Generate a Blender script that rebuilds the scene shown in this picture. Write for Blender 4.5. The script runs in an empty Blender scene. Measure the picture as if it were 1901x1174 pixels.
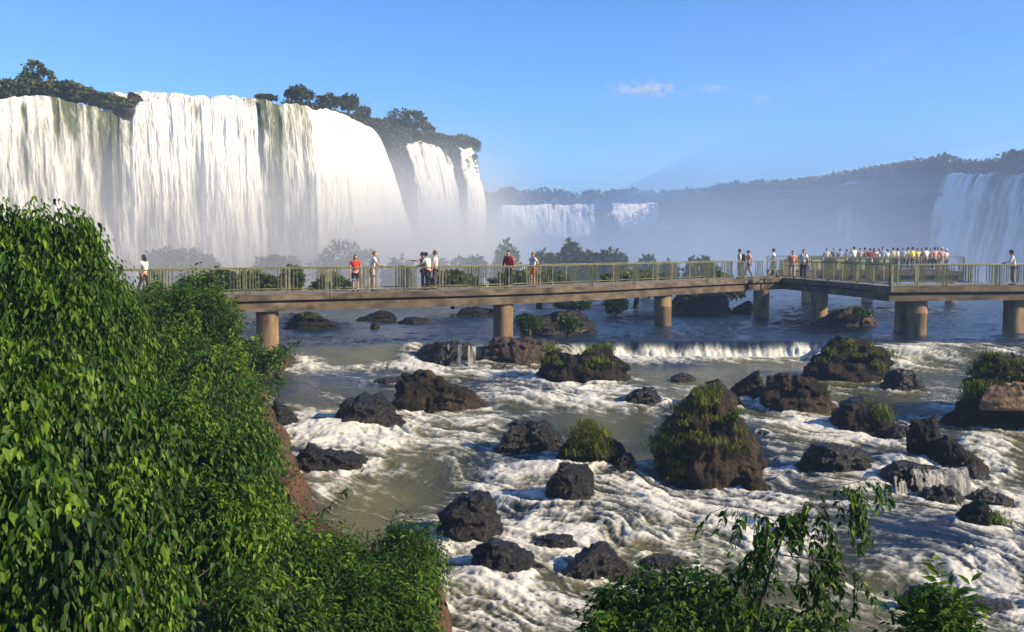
import bpy, bmesh, math, random
import numpy as np
from mathutils import Vector, Matrix
R = math.radians
scn = bpy.context.scene
col = scn.collection
rng = np.random.default_rng(7)
random.seed(7)

# ------------------------------------------------------------------ camera, sky, sun, exposure
F_PX = 1848.0; CX, CY = 950.5, 587.0; HZ = 455.0
PITCH = math.atan((CY - HZ) / F_PX)
cd = bpy.data.cameras.new('camera'); cam = bpy.data.objects.new('camera', cd); col.objects.link(cam)
cam.location = (0, 0, 0); cam.rotation_euler = (R(90) - PITCH, 0, 0)
cd.sensor_width = 36; cd.lens = F_PX * 36 / 1901; cd.clip_start = 0.1; cd.clip_end = 20000
scn.camera = cam

SUN_AZ = R(108)      # clockwise from +Y (view direction): from the right and a little behind the viewer
SUN_EL = R(27)
w = bpy.data.worlds.new('World'); scn.world = w; w.use_nodes = True
wn = w.node_tree.nodes; wl = w.node_tree.links
bg = wn['Background']
sky = wn.new('ShaderNodeTexSky'); sky.sky_type = 'NISHITA'; sky.sun_disc = False
sky.sun_elevation = SUN_EL; sky.sun_rotation = SUN_AZ; sky.altitude = 200; sky.air_density = 1.0; sky.dust_density = 0.1; sky.ozone_density = 3.0
tint = wn.new('ShaderNodeMix'); tint.data_type = 'RGBA'; tint.blend_type = 'MULTIPLY'; tint.inputs[0].default_value = 1; tint.inputs[7].default_value = (.60, .90, 1.36, 1)
wl.new(sky.outputs[0], tint.inputs[6]); wl.new(tint.outputs[2], bg.inputs['Color']); bg.inputs['Strength'].default_value = 0.086
sd = bpy.data.lights.new('sun', 'SUN'); sd.energy = 5.0; sd.angle = R(0.5); sd.color = (1.0, 0.84, 0.58)
sun = bpy.data.objects.new('sun', sd); col.objects.link(sun)
sdir = Vector((math.sin(SUN_AZ) * math.cos(SUN_EL), math.cos(SUN_AZ) * math.cos(SUN_EL), math.sin(SUN_EL)))
sun.rotation_euler = sdir.to_track_quat('Z', 'Y').to_euler()
scn.view_settings.view_transform = 'Standard'; scn.view_settings.look = 'None'
scn.view_settings.exposure = 0.80; scn.view_settings.gamma = 1.0
scn.cycles.max_bounces = 8; scn.cycles.volume_bounces = 1; scn.cycles.transparent_max_bounces = 8
scn.cycles.use_denoising = True
scn.cycles.volume_max_steps = 256

# ------------------------------------------------------------------ helpers
_cp, _sp = math.cos(PITCH), math.sin(PITCH)
def ray(px, py):
    a = (px - CX) / F_PX; b = -(py - CY) / F_PX
    return np.array([a, _cp + b * _sp, -_sp + b * _cp])
def at(px, py, Y):
    d = ray(px, py); return d * (Y / d[1])
def onz(px, py, z):
    d = ray(px, py); return d * (z / d[2])
def proj(x, y, z):
    f = y * _cp - z * _sp; u = y * _sp + z * _cp
    return CX + F_PX * x / f, CY - F_PX * u / f
def Xof(px, Y): return at(px, HZ, Y)[0]

def _h(ix, iy, iz):
    h = (ix.astype(np.uint32) * np.uint32(374761393)) ^ (iy.astype(np.uint32) * np.uint32(668265263)) ^ (iz.astype(np.uint32) * np.uint32(2246822519))
    h = (h ^ (h >> np.uint32(13))) * np.uint32(1274126177)
    h = h ^ (h >> np.uint32(16))
    return (h & np.uint32(0xffffff)).astype(np.float64) / 16777215.0
def vn(x, y, z=0.0):
    x, y, z = np.broadcast_arrays(np.asarray(x, float), np.asarray(y, float), np.asarray(z, float))
    fx, fy, fz = np.floor(x), np.floor(y), np.floor(z)
    ix, iy, iz = fx.astype(np.int64) & 0xffffffff, fy.astype(np.int64) & 0xffffffff, fz.astype(np.int64) & 0xffffffff
    tx, ty, tz = x - fx, y - fy, z - fz
    tx = tx * tx * (3 - 2 * tx); ty = ty * ty * (3 - 2 * ty); tz = tz * tz * (3 - 2 * tz)
    def c(a, b, d): return _h((ix + a) & 0xffffffff, (iy + b) & 0xffffffff, (iz + d) & 0xffffffff)
    a0 = c(0,0,0) * (1-tx) + c(1,0,0) * tx; a1 = c(0,1,0) * (1-tx) + c(1,1,0) * tx
    b0 = c(0,0,1) * (1-tx) + c(1,0,1) * tx; b1 = c(0,1,1) * (1-tx) + c(1,1,1) * tx
    return (a0 * (1-ty) + a1 * ty) * (1-tz) + (b0 * (1-ty) + b1 * ty) * tz
def fbm(x, y, z=0.0, o=5, ridged=False, gain=0.5):
    s = 0.0; a = 1.0; t = 0.0
    for i in range(o):
        n = vn(x * 2**i + 17.3 * i, y * 2**i - 9.1 * i, np.asarray(z) * 2**i + 5.7 * i)
        if ridged: n = 1 - np.abs(2 * n - 1)
        s = s + a * n; t += a; a *= gain
    return s / t
def sst(a, b, x):
    t = np.clip((np.asarray(x, float) - a) / (b - a), 0, 1); return t * t * (3 - 2 * t)

def mesh_np(name, V, quads=None, tris=None, attrs=None, smooth=True):
    me = bpy.data.meshes.new(name)
    V = np.asarray(V, np.float32)
    nq = 0 if quads is None else len(quads); nt = 0 if tris is None else len(tris)
    me.vertices.add(len(V)); me.vertices.foreach_set('co', V.ravel())
    idx = []
    if nq: idx.append(np.asarray(quads, np.int32).ravel())
    if nt: idx.append(np.asarray(tris, np.int32).ravel())
    idx = np.concatenate(idx)
    me.loops.add(len(idx)); me.loops.foreach_set('vertex_index', idx)
    starts = np.concatenate([np.arange(nq) * 4, nq * 4 + np.arange(nt) * 3]).astype(np.int32)
    me.polygons.add(nq + nt); me.polygons.foreach_set('loop_start', starts)
    me.update(calc_edges=True)
    me.polygons.foreach_set('use_smooth', np.full(nq + nt, smooth))
    for k, v in (attrs or {}).items():
        a = me.attributes.new(k, 'FLOAT', 'POINT'); a.data.foreach_set('value', np.asarray(v, np.float32).ravel())
    me.validate(); return me
def grid_quads(nr, nc):
    i = np.arange(nr - 1)[:, None] * nc + np.arange(nc - 1)[None, :]
    return np.stack([i, i + 1, i + nc + 1, i + nc], -1).reshape(-1, 4)
def link(name, me, mats, parent=None, loc=None):
    o = bpy.data.objects.new(name, me); col.objects.link(o)
    for m in (mats if isinstance(mats, (list, tuple)) else [mats]): me.materials.append(m)
    if parent: o.parent = parent
    if loc is not None: o.location = loc
    return o
def tag(o, label=None, cat=None, group=None, kind=None):
    if label: o['label'] = label
    if cat: o['category'] = cat
    if group: o['group'] = group
    if kind: o['kind'] = kind
    return o
def empty(name, loc, label, cat, group=None, rz=0.0):
    o = bpy.data.objects.new(name, None); col.objects.link(o); o.location = loc; o.rotation_euler = (0, 0, rz)
    o.empty_display_size = 0.3
    return tag(o, label, cat, group)

class MB:
    """collects boxes, tubes and lathes into one mesh"""
    def __init__(s): s.v = []; s.f = []
    def add(s, vs, fs):
        b = len(s.v); s.v += [tuple(v) for v in vs]; s.f += [tuple(b + i for i in f) for f in fs]
    def box(s, c, size, rz=0.0):
        cx, cy, cz = c; x, y, z = (q / 2 for q in size); ca, sa = math.cos(rz), math.sin(rz)
        vs = [(cx + ca*a*x - sa*b*y, cy + sa*a*x + ca*b*y, cz + d*z) for d in (-1, 1) for a, b in ((-1,-1),(1,-1),(1,1),(-1,1))]
        s.add(vs, [(0,3,2,1),(4,5,6,7),(0,1,5,4),(1,2,6,5),(2,3,7,6),(3,0,4,7)])
    def bar(s, p, q, w_, h_):
        p, q = Vector(p), Vector(q); d = (q - p)
        if d.length < 1e-6: return
        d.normalize(); up = Vector((0,0,1)) if abs(d.z) < .95 else Vector((1,0,0))
        a = d.cross(up).normalized(); b = a.cross(d).normalized()
        vs = [e + a * (i * w_ / 2) + b * (j * h_ / 2) for e in (p, q) for i, j in ((-1,-1),(1,-1),(1,1),(-1,1))]
        s.add(vs, [(0,3,2,1),(4,5,6,7),(0,1,5,4),(1,2,6,5),(2,3,7,6),(3,0,4,7)])
    def tube(s, pts, rad, n=8, cap=True):
        pts = [Vector(p) for p in pts]; rings = []; prev = None
        for i, p in enumerate(pts):
            d = (pts[min(i+1, len(pts)-1)] - pts[max(i-1, 0)]).normalized()
            a = prev if prev is not None else (Vector((1,0,0)) if abs(d.x) < .9 else Vector((0,1,0)))
            a = (a - d * a.dot(d)).normalized(); prev = a; b = d.cross(a)
            r = rad[i] if hasattr(rad, '__len__') else rad
            rings.append([p + a * (r * math.cos(t)) + b * (r * math.sin(t)) for t in (2*math.pi*k/n for k in range(n))])
        vs = [v for r_ in rings for v in r_]; fs = []
        for i in range(len(rings)-1):
            for k in range(n):
                fs.append((i*n+k, i*n+(k+1)%n, (i+1)*n+(k+1)%n, (i+1)*n+k))
        if cap: fs.append(tuple(reversed(range(n)))); fs.append(tuple((len(rings)-1)*n + k for k in range(n)))
        s.add(vs, fs)
    def build(s, name, m, parent=None, loc=None, smooth=False):
        me = bpy.data.meshes.new(name); me.from_pydata(s.v, [], s.f); me.update()
        if smooth: me.polygons.foreach_set('use_smooth', [True] * len(me.polygons))
        return link(name, me, m, parent, loc)

# ------------------------------------------------------------------ materials
def newmat(name):
    m = bpy.data.materials.new(name); m.use_nodes = True
    return m, m.node_tree.nodes, m.node_tree.links, m.node_tree.nodes['Principled BSDF']
def ramp(n, l, src, stops):
    r = n.new('ShaderNodeValToRGB'); e = r.color_ramp.elements
    while len(e) < len(stops): e.new(0.5)
    for i, (p, c) in enumerate(stops):
        e[i].position = p; e[i].color = (*c, 1) if len(c) == 3 else c
    l.new(src, r.inputs[0]); return r
def noise(n, l, scale, detail=6, rough=.6, coord='Object', sc=(1,1,1), dist=0.0):
    tc = n.new('ShaderNodeTexCoord'); mp = n.new('ShaderNodeMapping'); mp.inputs['Scale'].default_value = sc
    t = n.new('ShaderNodeTexNoise'); t.inputs['Scale'].default_value = scale; t.inputs['Detail'].default_value = detail
    t.inputs['Roughness'].default_value = rough; t.inputs['Distortion'].default_value = dist
    l.new(tc.outputs[coord], mp.inputs[0]); l.new(mp.outputs[0], t.inputs['Vector']); return t
def bump(n, l, src, strength, dist, bsdf):
    b = n.new('ShaderNodeBump'); b.inputs['Strength'].default_value = strength; b.inputs['Distance'].default_value = dist
    l.new(src, b.inputs['Height']); l.new(b.outputs[0], bsdf.inputs['Normal']); return b
def mat_noise(name, stops, scale=3, detail=8, rough=.7, bscale=None, bstr=.5, bdist=.05, spec=.5, sc=(1,1,1), nrough=.6, metal=0):
    m, n, l, b = newmat(name)
    t = noise(n, l, scale, detail, nrough, sc=sc); r = ramp(n, l, t.outputs['Fac'], stops)
    l.new(r.outputs[0], b.inputs['Base Color']); b.inputs['Roughness'].default_value = rough
    b.inputs['Specular IOR Level'].default_value = spec; b.inputs['Metallic'].default_value = metal
    t2 = noise(n, l, bscale or scale * 4, 8, .65); bump(n, l, t2.outputs['Fac'], bstr, bdist, b)
    return m
def mat_leaf(name, c0, c1, c2, trans=.35, rough=.45, spec=.4):
    m, n, l, b = newmat(name)
    at_ = n.new('ShaderNodeAttribute'); at_.attribute_name = 'tint'
    r = ramp(n, l, at_.outputs['Fac'], [(0, c0), (.55, c1), (1, c2)])
    t = noise(n, l, .9, 3); mx = n.new('ShaderNodeMix'); mx.data_type = 'RGBA'; mx.blend_type = 'MULTIPLY'
    r2 = ramp(n, l, t.outputs['Fac'], [(.3, (.65, .75, .7)), (.7, (1.15, 1.1, .9))])
    mx.inputs[0].default_value = 1; l.new(r.outputs[0], mx.inputs[6]); l.new(r2.outputs[0], mx.inputs[7])
    l.new(mx.outputs[2], b.inputs['Base Color']); b.inputs['Roughness'].default_value = rough; b.inputs['Specular IOR Level'].default_value = spec
    tr = n.new('ShaderNodeBsdfTranslucent'); l.new(mx.outputs[2], tr.inputs[0])
    ms = n.new('ShaderNodeMixShader'); ms.inputs[0].default_value = trans
    l.new(b.outputs[0], ms.inputs[1]); l.new(tr.outputs[0], ms.inputs[2]); l.new(ms.outputs[0], n['Material Output'].inputs[0])
    return m
def mat_plain(name, c, rough=.7, spec=.3):
    m, n, l, b = newmat(name)
    t = noise(n, l, 9, 4); r = ramp(n, l, t.outputs['Fac'], [(.3, tuple(x * .8 for x in c)), (.7, tuple(min(1, x * 1.1) for x in c))])
    l.new(r.outputs[0], b.inputs['Base Color']); b.inputs['Roughness'].default_value = rough; b.inputs['Specular IOR Level'].default_value = spec
    return m

M = {}
M['rock'] = mat_noise('basalt', [(.32, (.003,.0024,.0016)), (.5, (.009,.0066,.004)), (.68, (.036,.022,.011))], 1.6, 10, .7, 7, 1.0, .2, .25)
M['rock_brown'] = mat_noise('brown_basalt', [(.34, (.006,.0045,.003)), (.50, (.024,.017,.010)), (.70, (.085,.052,.028))], 1.5, 10, .8, 6, 1.0, .2, .25)
M['rock_wet'] = mat_noise('wet_basalt', [(.3, (.0025,.002,.0016)), (.55, (.007,.0055,.004)), (.78, (.030,.019,.011))], 1.8, 10, .30, 8, 1.0, .16, .5)
M['rock_red'] = mat_noise('red_rock', [(.3, (.010,.007,.004)), (.5, (.045,.026,.014)), (.72, (.12,.066,.034))], 1.4, 10, .8, 6, .9, .12)
M['rock_tan'] = mat_noise('tan_rock', [(.3, (.03,.018,.008)), (.5, (.17,.095,.038)), (.72, (.32,.19,.08))], 2.0, 10, .75, 5, .9, .12, sc=(1,1,.5))
M['moss'] = mat_noise('mossy_rock', [(.3, (.02,.022,.01)), (.5, (.045,.06,.018)), (.7, (.10,.12,.03))], 2.2, 10, .9, 9, .9, .1)
M['soil'] = mat_noise('red_soil', [(.3, (.025,.014,.008)), (.45, (.075,.034,.016)), (.58, (.16,.068,.030)), (.70, (.06,.065,.02))], 1.6, 12, .9, 5, 1.0, .3, nrough=.75)
M['cliff'] = mat_noise('cliff_rock', [(.3, (.035,.035,.02)), (.5, (.10,.075,.05)), (.7, (.09,.12,.05))], .25, 10, .85, 1.2, .8, .5)
M['cliff_dark'] = mat_noise('shaded_cliff_rock', [(.3, (.02,.025,.02)), (.5, (.05,.05,.04)), (.7, (.06,.08,.04))], .2, 10, .9, 1.0, .8, .5)  # darker copy of the cliff rock, shade put into its colour
M['concrete'] = mat_noise('weathered_concrete', [(.30, (.020,.014,.008)), (.46, (.070,.050,.028)), (.60, (.13,.095,.052)), (.74, (.20,.15,.085))], 1.1, 12, .85, 14, .5, .02, sc=(1,1,2.2))
M['pier'] = mat_noise('pier_concrete', [(.30, (.045,.030,.018)), (.48, (.17,.11,.055)), (.62, (.30,.19,.09)), (.75, (.36,.25,.13))], 1.3, 10, .85, 14, .5, .02, sc=(1.5,1.5,.4))
M['deck'] = mat_noise('deck_concrete', [(.3, (.13,.10,.075)), (.7, (.30,.25,.19))], 2, 8, .85)
M['rail'] = mat_noise('railing_paint', [(.3, (.045,.045,.016)), (.5, (.115,.118,.045)), (.72, (.22,.20,.09))], 6, 6, .5, 30, .2, .004)
M['railpost'] = mat_noise('railing_post_paint', [(.3, (.10,.09,.05)), (.5, (.24,.24,.13)), (.72, (.34,.30,.18))], 5, 6, .6, 30, .2, .004)
M['panel'] = mat_noise('olive_panel', [(.3, (.22,.22,.07)), (.5, (.36,.34,.13)), (.75, (.48,.37,.19))], .9, 6, .7, 12, .3, .01, sc=(1,1,.3))
M['bark'] = mat_noise('bark', [(.3, (.03,.02,.014)), (.7, (.10,.07,.045))], 8, 8, .9)
M['leaf'] = mat_leaf('leaf_green', (.007,.022,.003), (.038,.105,.006), (.17,.28,.016), .35, .55, .2)
M['leaf_big'] = mat_leaf('leaf_broad', (.008,.026,.003), (.044,.112,.006), (.19,.29,.016), .35, .5, .25)
M['leaf_small'] = mat_leaf('leaf_small', (.008,.025,.003), (.044,.112,.007), (.19,.28,.018), .32, .55, .2)
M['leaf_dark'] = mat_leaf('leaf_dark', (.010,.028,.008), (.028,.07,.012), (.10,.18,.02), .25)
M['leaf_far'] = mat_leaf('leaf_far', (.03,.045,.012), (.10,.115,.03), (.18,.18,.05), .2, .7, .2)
M['grass'] = mat_leaf('grass', (.06,.08,.01), (.15,.19,.02), (.32,.32,.05), .35, .6, .2)
# ------------------------------------------------------------------ river
Z_UP = -4.45
_py = np.array([8, 12, 15, 20, 24, 27, 30, 33, 36, 41, 45, 47])
_pz = np.array([-8.8, -8.55, -8.3, -7.8, -7.3, -6.9, -6.4, -5.95, -5.6, -5.3, -5.15, -5.12])
BUMPS = [  # px, py, rx, ry (metres), height : standing humps and hollows of the rapids
 (1060, 885, 2.0, 1.3, .42), (1400, 815, 1.3, 1.2, .30), (1720, 1010, 3.2, 2.6, .45), (1560, 905, 1.6, 1.2, .15),
 (1150, 830, .9, 1.6, -.30), (1740, 1110, 1.3, .7, -.35), (930, 790, 2.0, 1.6, .12), (700, 950, 2.4, 2.2, -.15),
 (1120, 960, 2.4, 1.4, .22), (900, 1090, 1.4, 1.3, .22), (620, 800, 1.3, 1.0, .22), (1000, 745, 2.2, 1.1, .20),
 (1690, 880, 1.6, 1.1, .45), (1830, 840, 1.4, 1.4, .25), (850, 850, 2.4, 1.2, .12), (1300, 1000, 3, 1.4, .12)]
_bw = []
def base_z(X, Y):
    X = np.asarray(X, float); Y = np.asarray(Y, float)
    z = np.interp(Y, _py, _pz)
    px = CX + F_PX * X / np.maximum(Y, 1)
    sharp = sst(1050, 1085, px) * (1 - sst(1490, 1540, px))
    lip = 45.7 + 1.1 * (fbm(X * .7, Y * 0 + 3, 0, 4) - .5)
    s1 = sst(lip - .35, lip + .35, Y)
    s2 = sst(41.3, 46.2, Y) ** 1.0
    s = sharp * s1 + (1 - sharp) * s2
    return z * (1 - s) + Z_UP * s
def water_z(X, Y):
    z = base_z(X, Y)
    for bx, by, rx, ry, h in _bw:
        z = z + h * np.exp(-((np.asarray(X) - bx) / rx) ** 2 - ((np.asarray(Y) - by) / ry) ** 2)
    return z
def hit(px, py, fn=water_z):
    """first point of the river surface on the ray through a photo pixel"""
    d = ray(px, py); ys = np.concatenate([np.arange(9, 60, .05), np.arange(60, 400, .5)])
    zr = ys / d[1] * d[2]; xs = ys / d[1] * d[0]
    k = np.where(zr < fn(xs, ys))[0]; k = k[0] if len(k) else -1
    return np.array([xs[k], ys[k], fn(xs[k], ys[k])])
for (px, py, rx, ry, h) in BUMPS:
    p = hit(px, py, base_z); _bw.append((p[0], p[1], rx, ry, h))

# rocks: x0, x1, ytop, ybase (photo pixels -> world), skyline profile [(u, h)], depth ratio, material, tuple of extras
P_DOME = [(-1, 0), (-.85, .45), (-.5, .82), (0, 1), (.5, .85), (.85, .5), (1, 0)]
P_FLAT = [(-1, 0), (-.9, .6), (-.5, .95), (.2, 1), (.7, .85), (.93, .5), (1, 0)]
P_PEAKL = [(-1, 0), (-.8, .55), (-.4, 1), (.1, .8), (.6, .55), (1, 0)]
P_PEAKR = [(-1, 0), (-.6, .35), (-.1, .65), (.35, .95), (.6, 1), (.85, .7), (1, 0)]
P_BLOCK = [(-1, 0), (-.95, .8), (-.5, 1), (.3, .93), (.85, .9), (.96, .6), (1, 0)]
ROCKS = [
 ('r1', 508, 642, 580, 613, [(-1,0),(-.7,.45),(-.2,.95),(.05,1),(.4,.75),(1,0)], .5, 'rock', 'dark domed boulder with a green patch on top, right of the left pier'),
 ('r2', 652, 735, 576, 598, P_PEAKR, .5, 'rock', 'low dark boulder in blue water under the walkway between the first two piers'),
 ('r3', 733, 800, 589, 603, P_FLAT, .5, 'rock', 'flat dark rock barely above the blue water, right of the low boulder under the walkway'),
 ('r4', 843, 918, 570, 588, P_FLAT, .6, 'rock', 'long low rock touching the left side of the second pier, seen under the walkway'),
 ('r5', 950, 1104, 574, 622, [(-1,.3),(-.9,.5),(-.4,.55),(.0,.9),(.3,1),(.85,.7),(1,0)], .4, 'rock_wet', 'dark rock island with bright shrubs right behind the second pier'),  # wet basalt used for its darkness, standing in for the deck's shadow
 ('r7', 1240, 1358, 543, 586, P_BLOCK, .5, 'rock_wet', 'big square black rock under the walkway behind the third pier'),
 ('r8', 1356, 1402, 558, 584, P_PEAKR, .7, 'rock', 'small pointed rock between the third and the fourth pier'),
 ('r9', 1505, 1642, 570, 606, [(-1,.1),(-.6,.45),(-.3,.8),(.1,1),(.6,.95),(.85,.6),(1,0)], .5, 'rock_red', 'brown grassy mound at the foot of the pier under the dark diagonal span'),
 ('r10', 765, 888, 634, 681, [(-1,.1),(-.9,.75),(-.4,.9),(.2,1),(.8,.95),(1,.6)], .7, 'rock_wet', 'black wet rock ledge with thin water threads falling down its front'),
 ('r11', 878, 1044, 629, 680, [(-1,.5),(-.85,.9),(-.2,1),(.5,.95),(.9,.6),(1,.1)], .8, 'rock_red', 'reddish brown rock shelf under the second pier'),
 ('r12', 996, 1172, 646, 715, [(-1,0),(-.93,.6),(-.6,.9),(-.1,.75),(.2,1),(.7,.9),(.92,.65),(1,0)], .6, 'rock', 'dark rock overgrown with long grass left of the small ledge fall'),
 ('r13', 1486, 1662, 628, 712, [(-1,0),(-.75,.4),(-.4,.7),(-.12,1),(.3,.9),(.65,.75),(.9,.55),(1,.0)], .6, 'rock', 'large dark rock with a grassy right shoulder at the right end of the ledge fall'),
 ('r14', 1422, 1562, 695, 771, [(-1,0),(-.93,.75),(-.6,1),(.1,.98),(.6,.85),(.85,.55),(1,0)], .6, 'rock_brown', 'brown blocky rock below the grassy rock at the end of the ledge'),
 ('r15', 1352, 1428, 690, 741, P_PEAKR, .8, 'rock_brown', 'small brown rock between the big grassy rock and the brown blocky rock'),
 ('r16', 1285, 1384, 708, 765, P_DOME, .7, 'rock_brown', 'rounded brown rock peeping out behind the top of the big grassy rock'),
 ('r17', 1638, 1726, 685, 731, P_DOME, .8, 'rock_wet', 'black rounded rock with water sliding over it, left of the grassy island'),
 ('r19', 1546, 1694, 750, 813, [(-1,0),(-.85,.65),(-.5,.95),(-.1,1),(.2,.75),(.6,.35),(1,.15)], .6, 'rock', 'black rock with one bright grass tuft on its right shoulder'),
 ('r20', 1688, 1758, 768, 851, [(-1,0),(-.9,.65),(-.5,.8),(.3,.9),(.75,1),(.95,.6),(1,0)], .8, 'rock', 'upright angular black rock left of the foaming side chute'),
 ('r21', 1728, 1852, 806, 886, [(-1,.2),(-.7,.9),(-.35,1),(.0,.7),(.5,.4),(1,0)], .6, 'rock', 'black wedge shaped rock sloping down to the right beside the foaming side chute'),
 ('r22', 1482, 1664, 821, 884, [(-1,0),(-.94,.7),(-.7,.95),(-.2,1),(.3,.75),(.8,.35),(1,0)], .5, 'rock_wet', 'long smooth black rock right of the big grassy rock'),
 ('r24', 1718, 1818, 903, 942, P_FLAT, .6, 'rock_wet', 'low black rock, left one of the three below the spilling shelf'),
 ('r25', 1803, 1915, 908, 951, P_PEAKL, .6, 'rock_wet', 'low black rock at the right edge below the spilling shelf'),
 ('r26', 1795, 1895, 932, 990, [(-1,.3),(-.6,.85),(-.1,1),(.4,.6),(1,0)], .6, 'rock', 'mossy dark rock below the two low black rocks by the right edge'),
 ('r27', 607, 742, 733, 798, [(-1,0),(-.9,.55),(-.6,.9),(-.1,.95),(.4,1),(.85,.6),(1,0)], .7, 'rock_wet', 'black wet boulder leaning against the large brown dome in the left rapids'),
 ('r28', 722, 914, 688, 772, [(-1,.1),(-.9,.35),(-.68,.75),(-.45,1),(-.2,.95),(.3,.62),(.65,.45),(.9,.25),(1,0)], .6, 'rock_brown', 'large brown domed boulder with a steep left side in the left rapids'),
 ('r29', 920, 1052, 783, 848, [(-1,0),(-.85,.6),(-.4,1),(.2,.98),(.7,.75),(1,.3)], .7, 'rock_wet', 'smooth black boulder left of the grass clump in mid river'),
 ('r30', 1020, 1184, 798, 872, [(-1,.3),(-.6,.8),(-.1,1),(.4,.7),(.8,.3),(1,0)], .6, 'rock', 'dark rock carrying the grass clump in mid river'),
 ('r31', 1158, 1240, 720, 756, P_DOME, .7, 'rock_wet', 'small black rock in the pool above the big grassy rock'),
 ('r32', 1210, 1432, 718, 918, [(-1,.1),(-.97,.30),(-.85,.48),(-.6,.64),(-.35,.86),(-.08,1),(.15,.95),(.40,.74),(.58,.56),(.75,.34),(.93,.18),(1,0)], .75, 'rock_brown', 'biggest rock in the rapids, steep and grassy with a brown foot'),
 ('r33', 1012, 1114, 861, 940, [(-1,0),(-.9,.5),(-.6,.85),(-.1,1),(.4,.92),(.8,.55),(1,0)], .8, 'rock_wet', 'black domed rock ringed by an arching wave in mid river'),
 ('r34', 800, 945, 914, 1018, [(-1,.05),(-.8,.45),(-.45,.75),(0,1),(.45,.95),(.75,.65),(.93,.3),(1,0)], .8, 'rock_wet', 'black pyramid shaped rock just right of the riverside thicket'),
 ('r35', 860, 1002, 1004, 1073, [(-1,.2),(-.7,.8),(-.2,1),(.3,.75),(.7,.5),(1,0)], .7, 'rock_wet', 'brown and black wet rock under the pyramid shaped rock'),
 ('r36', 982, 1078, 994, 1033, P_FLAT, .6, 'rock_wet', 'low reddish black rock behind the tan faced rock'),
 ('r37', 1026, 1170, 1007, 1087, [(-1,.1),(-.7,.5),(-.3,.75),(.2,1),(.6,.9),(.92,.6),(1,0)], .7, 'rock_wet', 'black rock with a pale tan face above the shaded shrub'),
 ('r38', 1185, 1295, 1034, 1068, P_FLAT, .7, 'rock_wet', 'flat black rock awash right of the tan faced rock'),
 ('r39', 534, 694, 824, 882, [(-1,.1),(-.8,.85),(-.5,1),(0,.7),(.5,.6),(1,0)], .5, 'rock_wet', 'long low black rock awash beside the red bank'),
 ('r40', 488, 548, 742, 797, P_PEAKL, .8, 'rock_wet', 'black rock against the left bank above the red soil'),
 ('r41', 1676, 1796, 1086, 1150, [(-1,0),(-.7,.5),(-.1,.9),(.4,1),(.8,.7),(1,0)], .5, 'rock_wet', 'smooth black rock in the hollow at the lower right'),
 ('r42', 1808, 1925, 1114, 1148, P_FLAT, .6, 'rock_wet', 'flat black rock at the lower right corner'),
 ('r43', 462, 562, 650, 690, P_PEAKL, .8, 'rock_red', 'red brown rocks at the foot of the left pier'),
 ('r44', 1410, 1440, 800, 812, P_DOME, .8, 'rock_wet', 'tiny black rock in the foam right of the big grassy rock'),
 ('r45', 684, 704, 601, 612, P_DOME, .9, 'rock', 'tiny dark rock in the blue water below the low boulder under the walkway'),
 ('r47', 1560, 1648, 738, 766, P_FLAT, .7, 'rock_wet', 'low wet rock filling the gap right of the brown blocky rock'),
 ('r48', 1652, 1712, 792, 822, P_FLAT, .7, 'rock_wet', 'low black rock joining the tufted rock to the upright angular one'),
 ('r49', 1782, 1862, 858, 900, [(-1,.5),(-.5,1),(.1,.7),(.6,.4),(1,0)], .7, 'rock_wet', 'low black tail of rock below the wedge shaped rock'),
 ('r50', 905, 985, 1036, 1078, P_PEAKL, .7, 'rock_wet', 'small black rock between the wet brown rock and the tan faced rock'),
 ('r51', 1122, 1196, 842, 884, P_DOME, .7, 'rock_wet', 'small black rock at the right foot of the grass clump rock'),
 ('r52', 1392, 1452, 716, 748, P_FLAT, .7, 'rock_wet', 'small dark rock wedged left of the brown blocky rock'),
 ('r53', 688, 752, 770, 800, P_FLAT, .7, 'rock_wet', 'small black rock in front of the gap between the two left boulders'),
 ('r54', 690, 770, 700, 716, P_FLAT, .8, 'rock_wet', 'thin dark rock just breaking the pool behind the large brown dome'),
 ('r55', 1240, 1300, 694, 712, P_DOME, .8, 'rock_wet', 'thin dark rock just breaking the pool below the small ledge fall'),
 ('r56', 1380, 1440, 880, 922, P_PEAKL, .8, 'rock_brown', 'brown block at the right foot of the biggest rock'),
 ('r46', 1836, 1905, 541, 552, P_FLAT, .9, 'rock', 'distant low dark rock at the right behind the last span'),
]
ROCKINFO = {}
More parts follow.
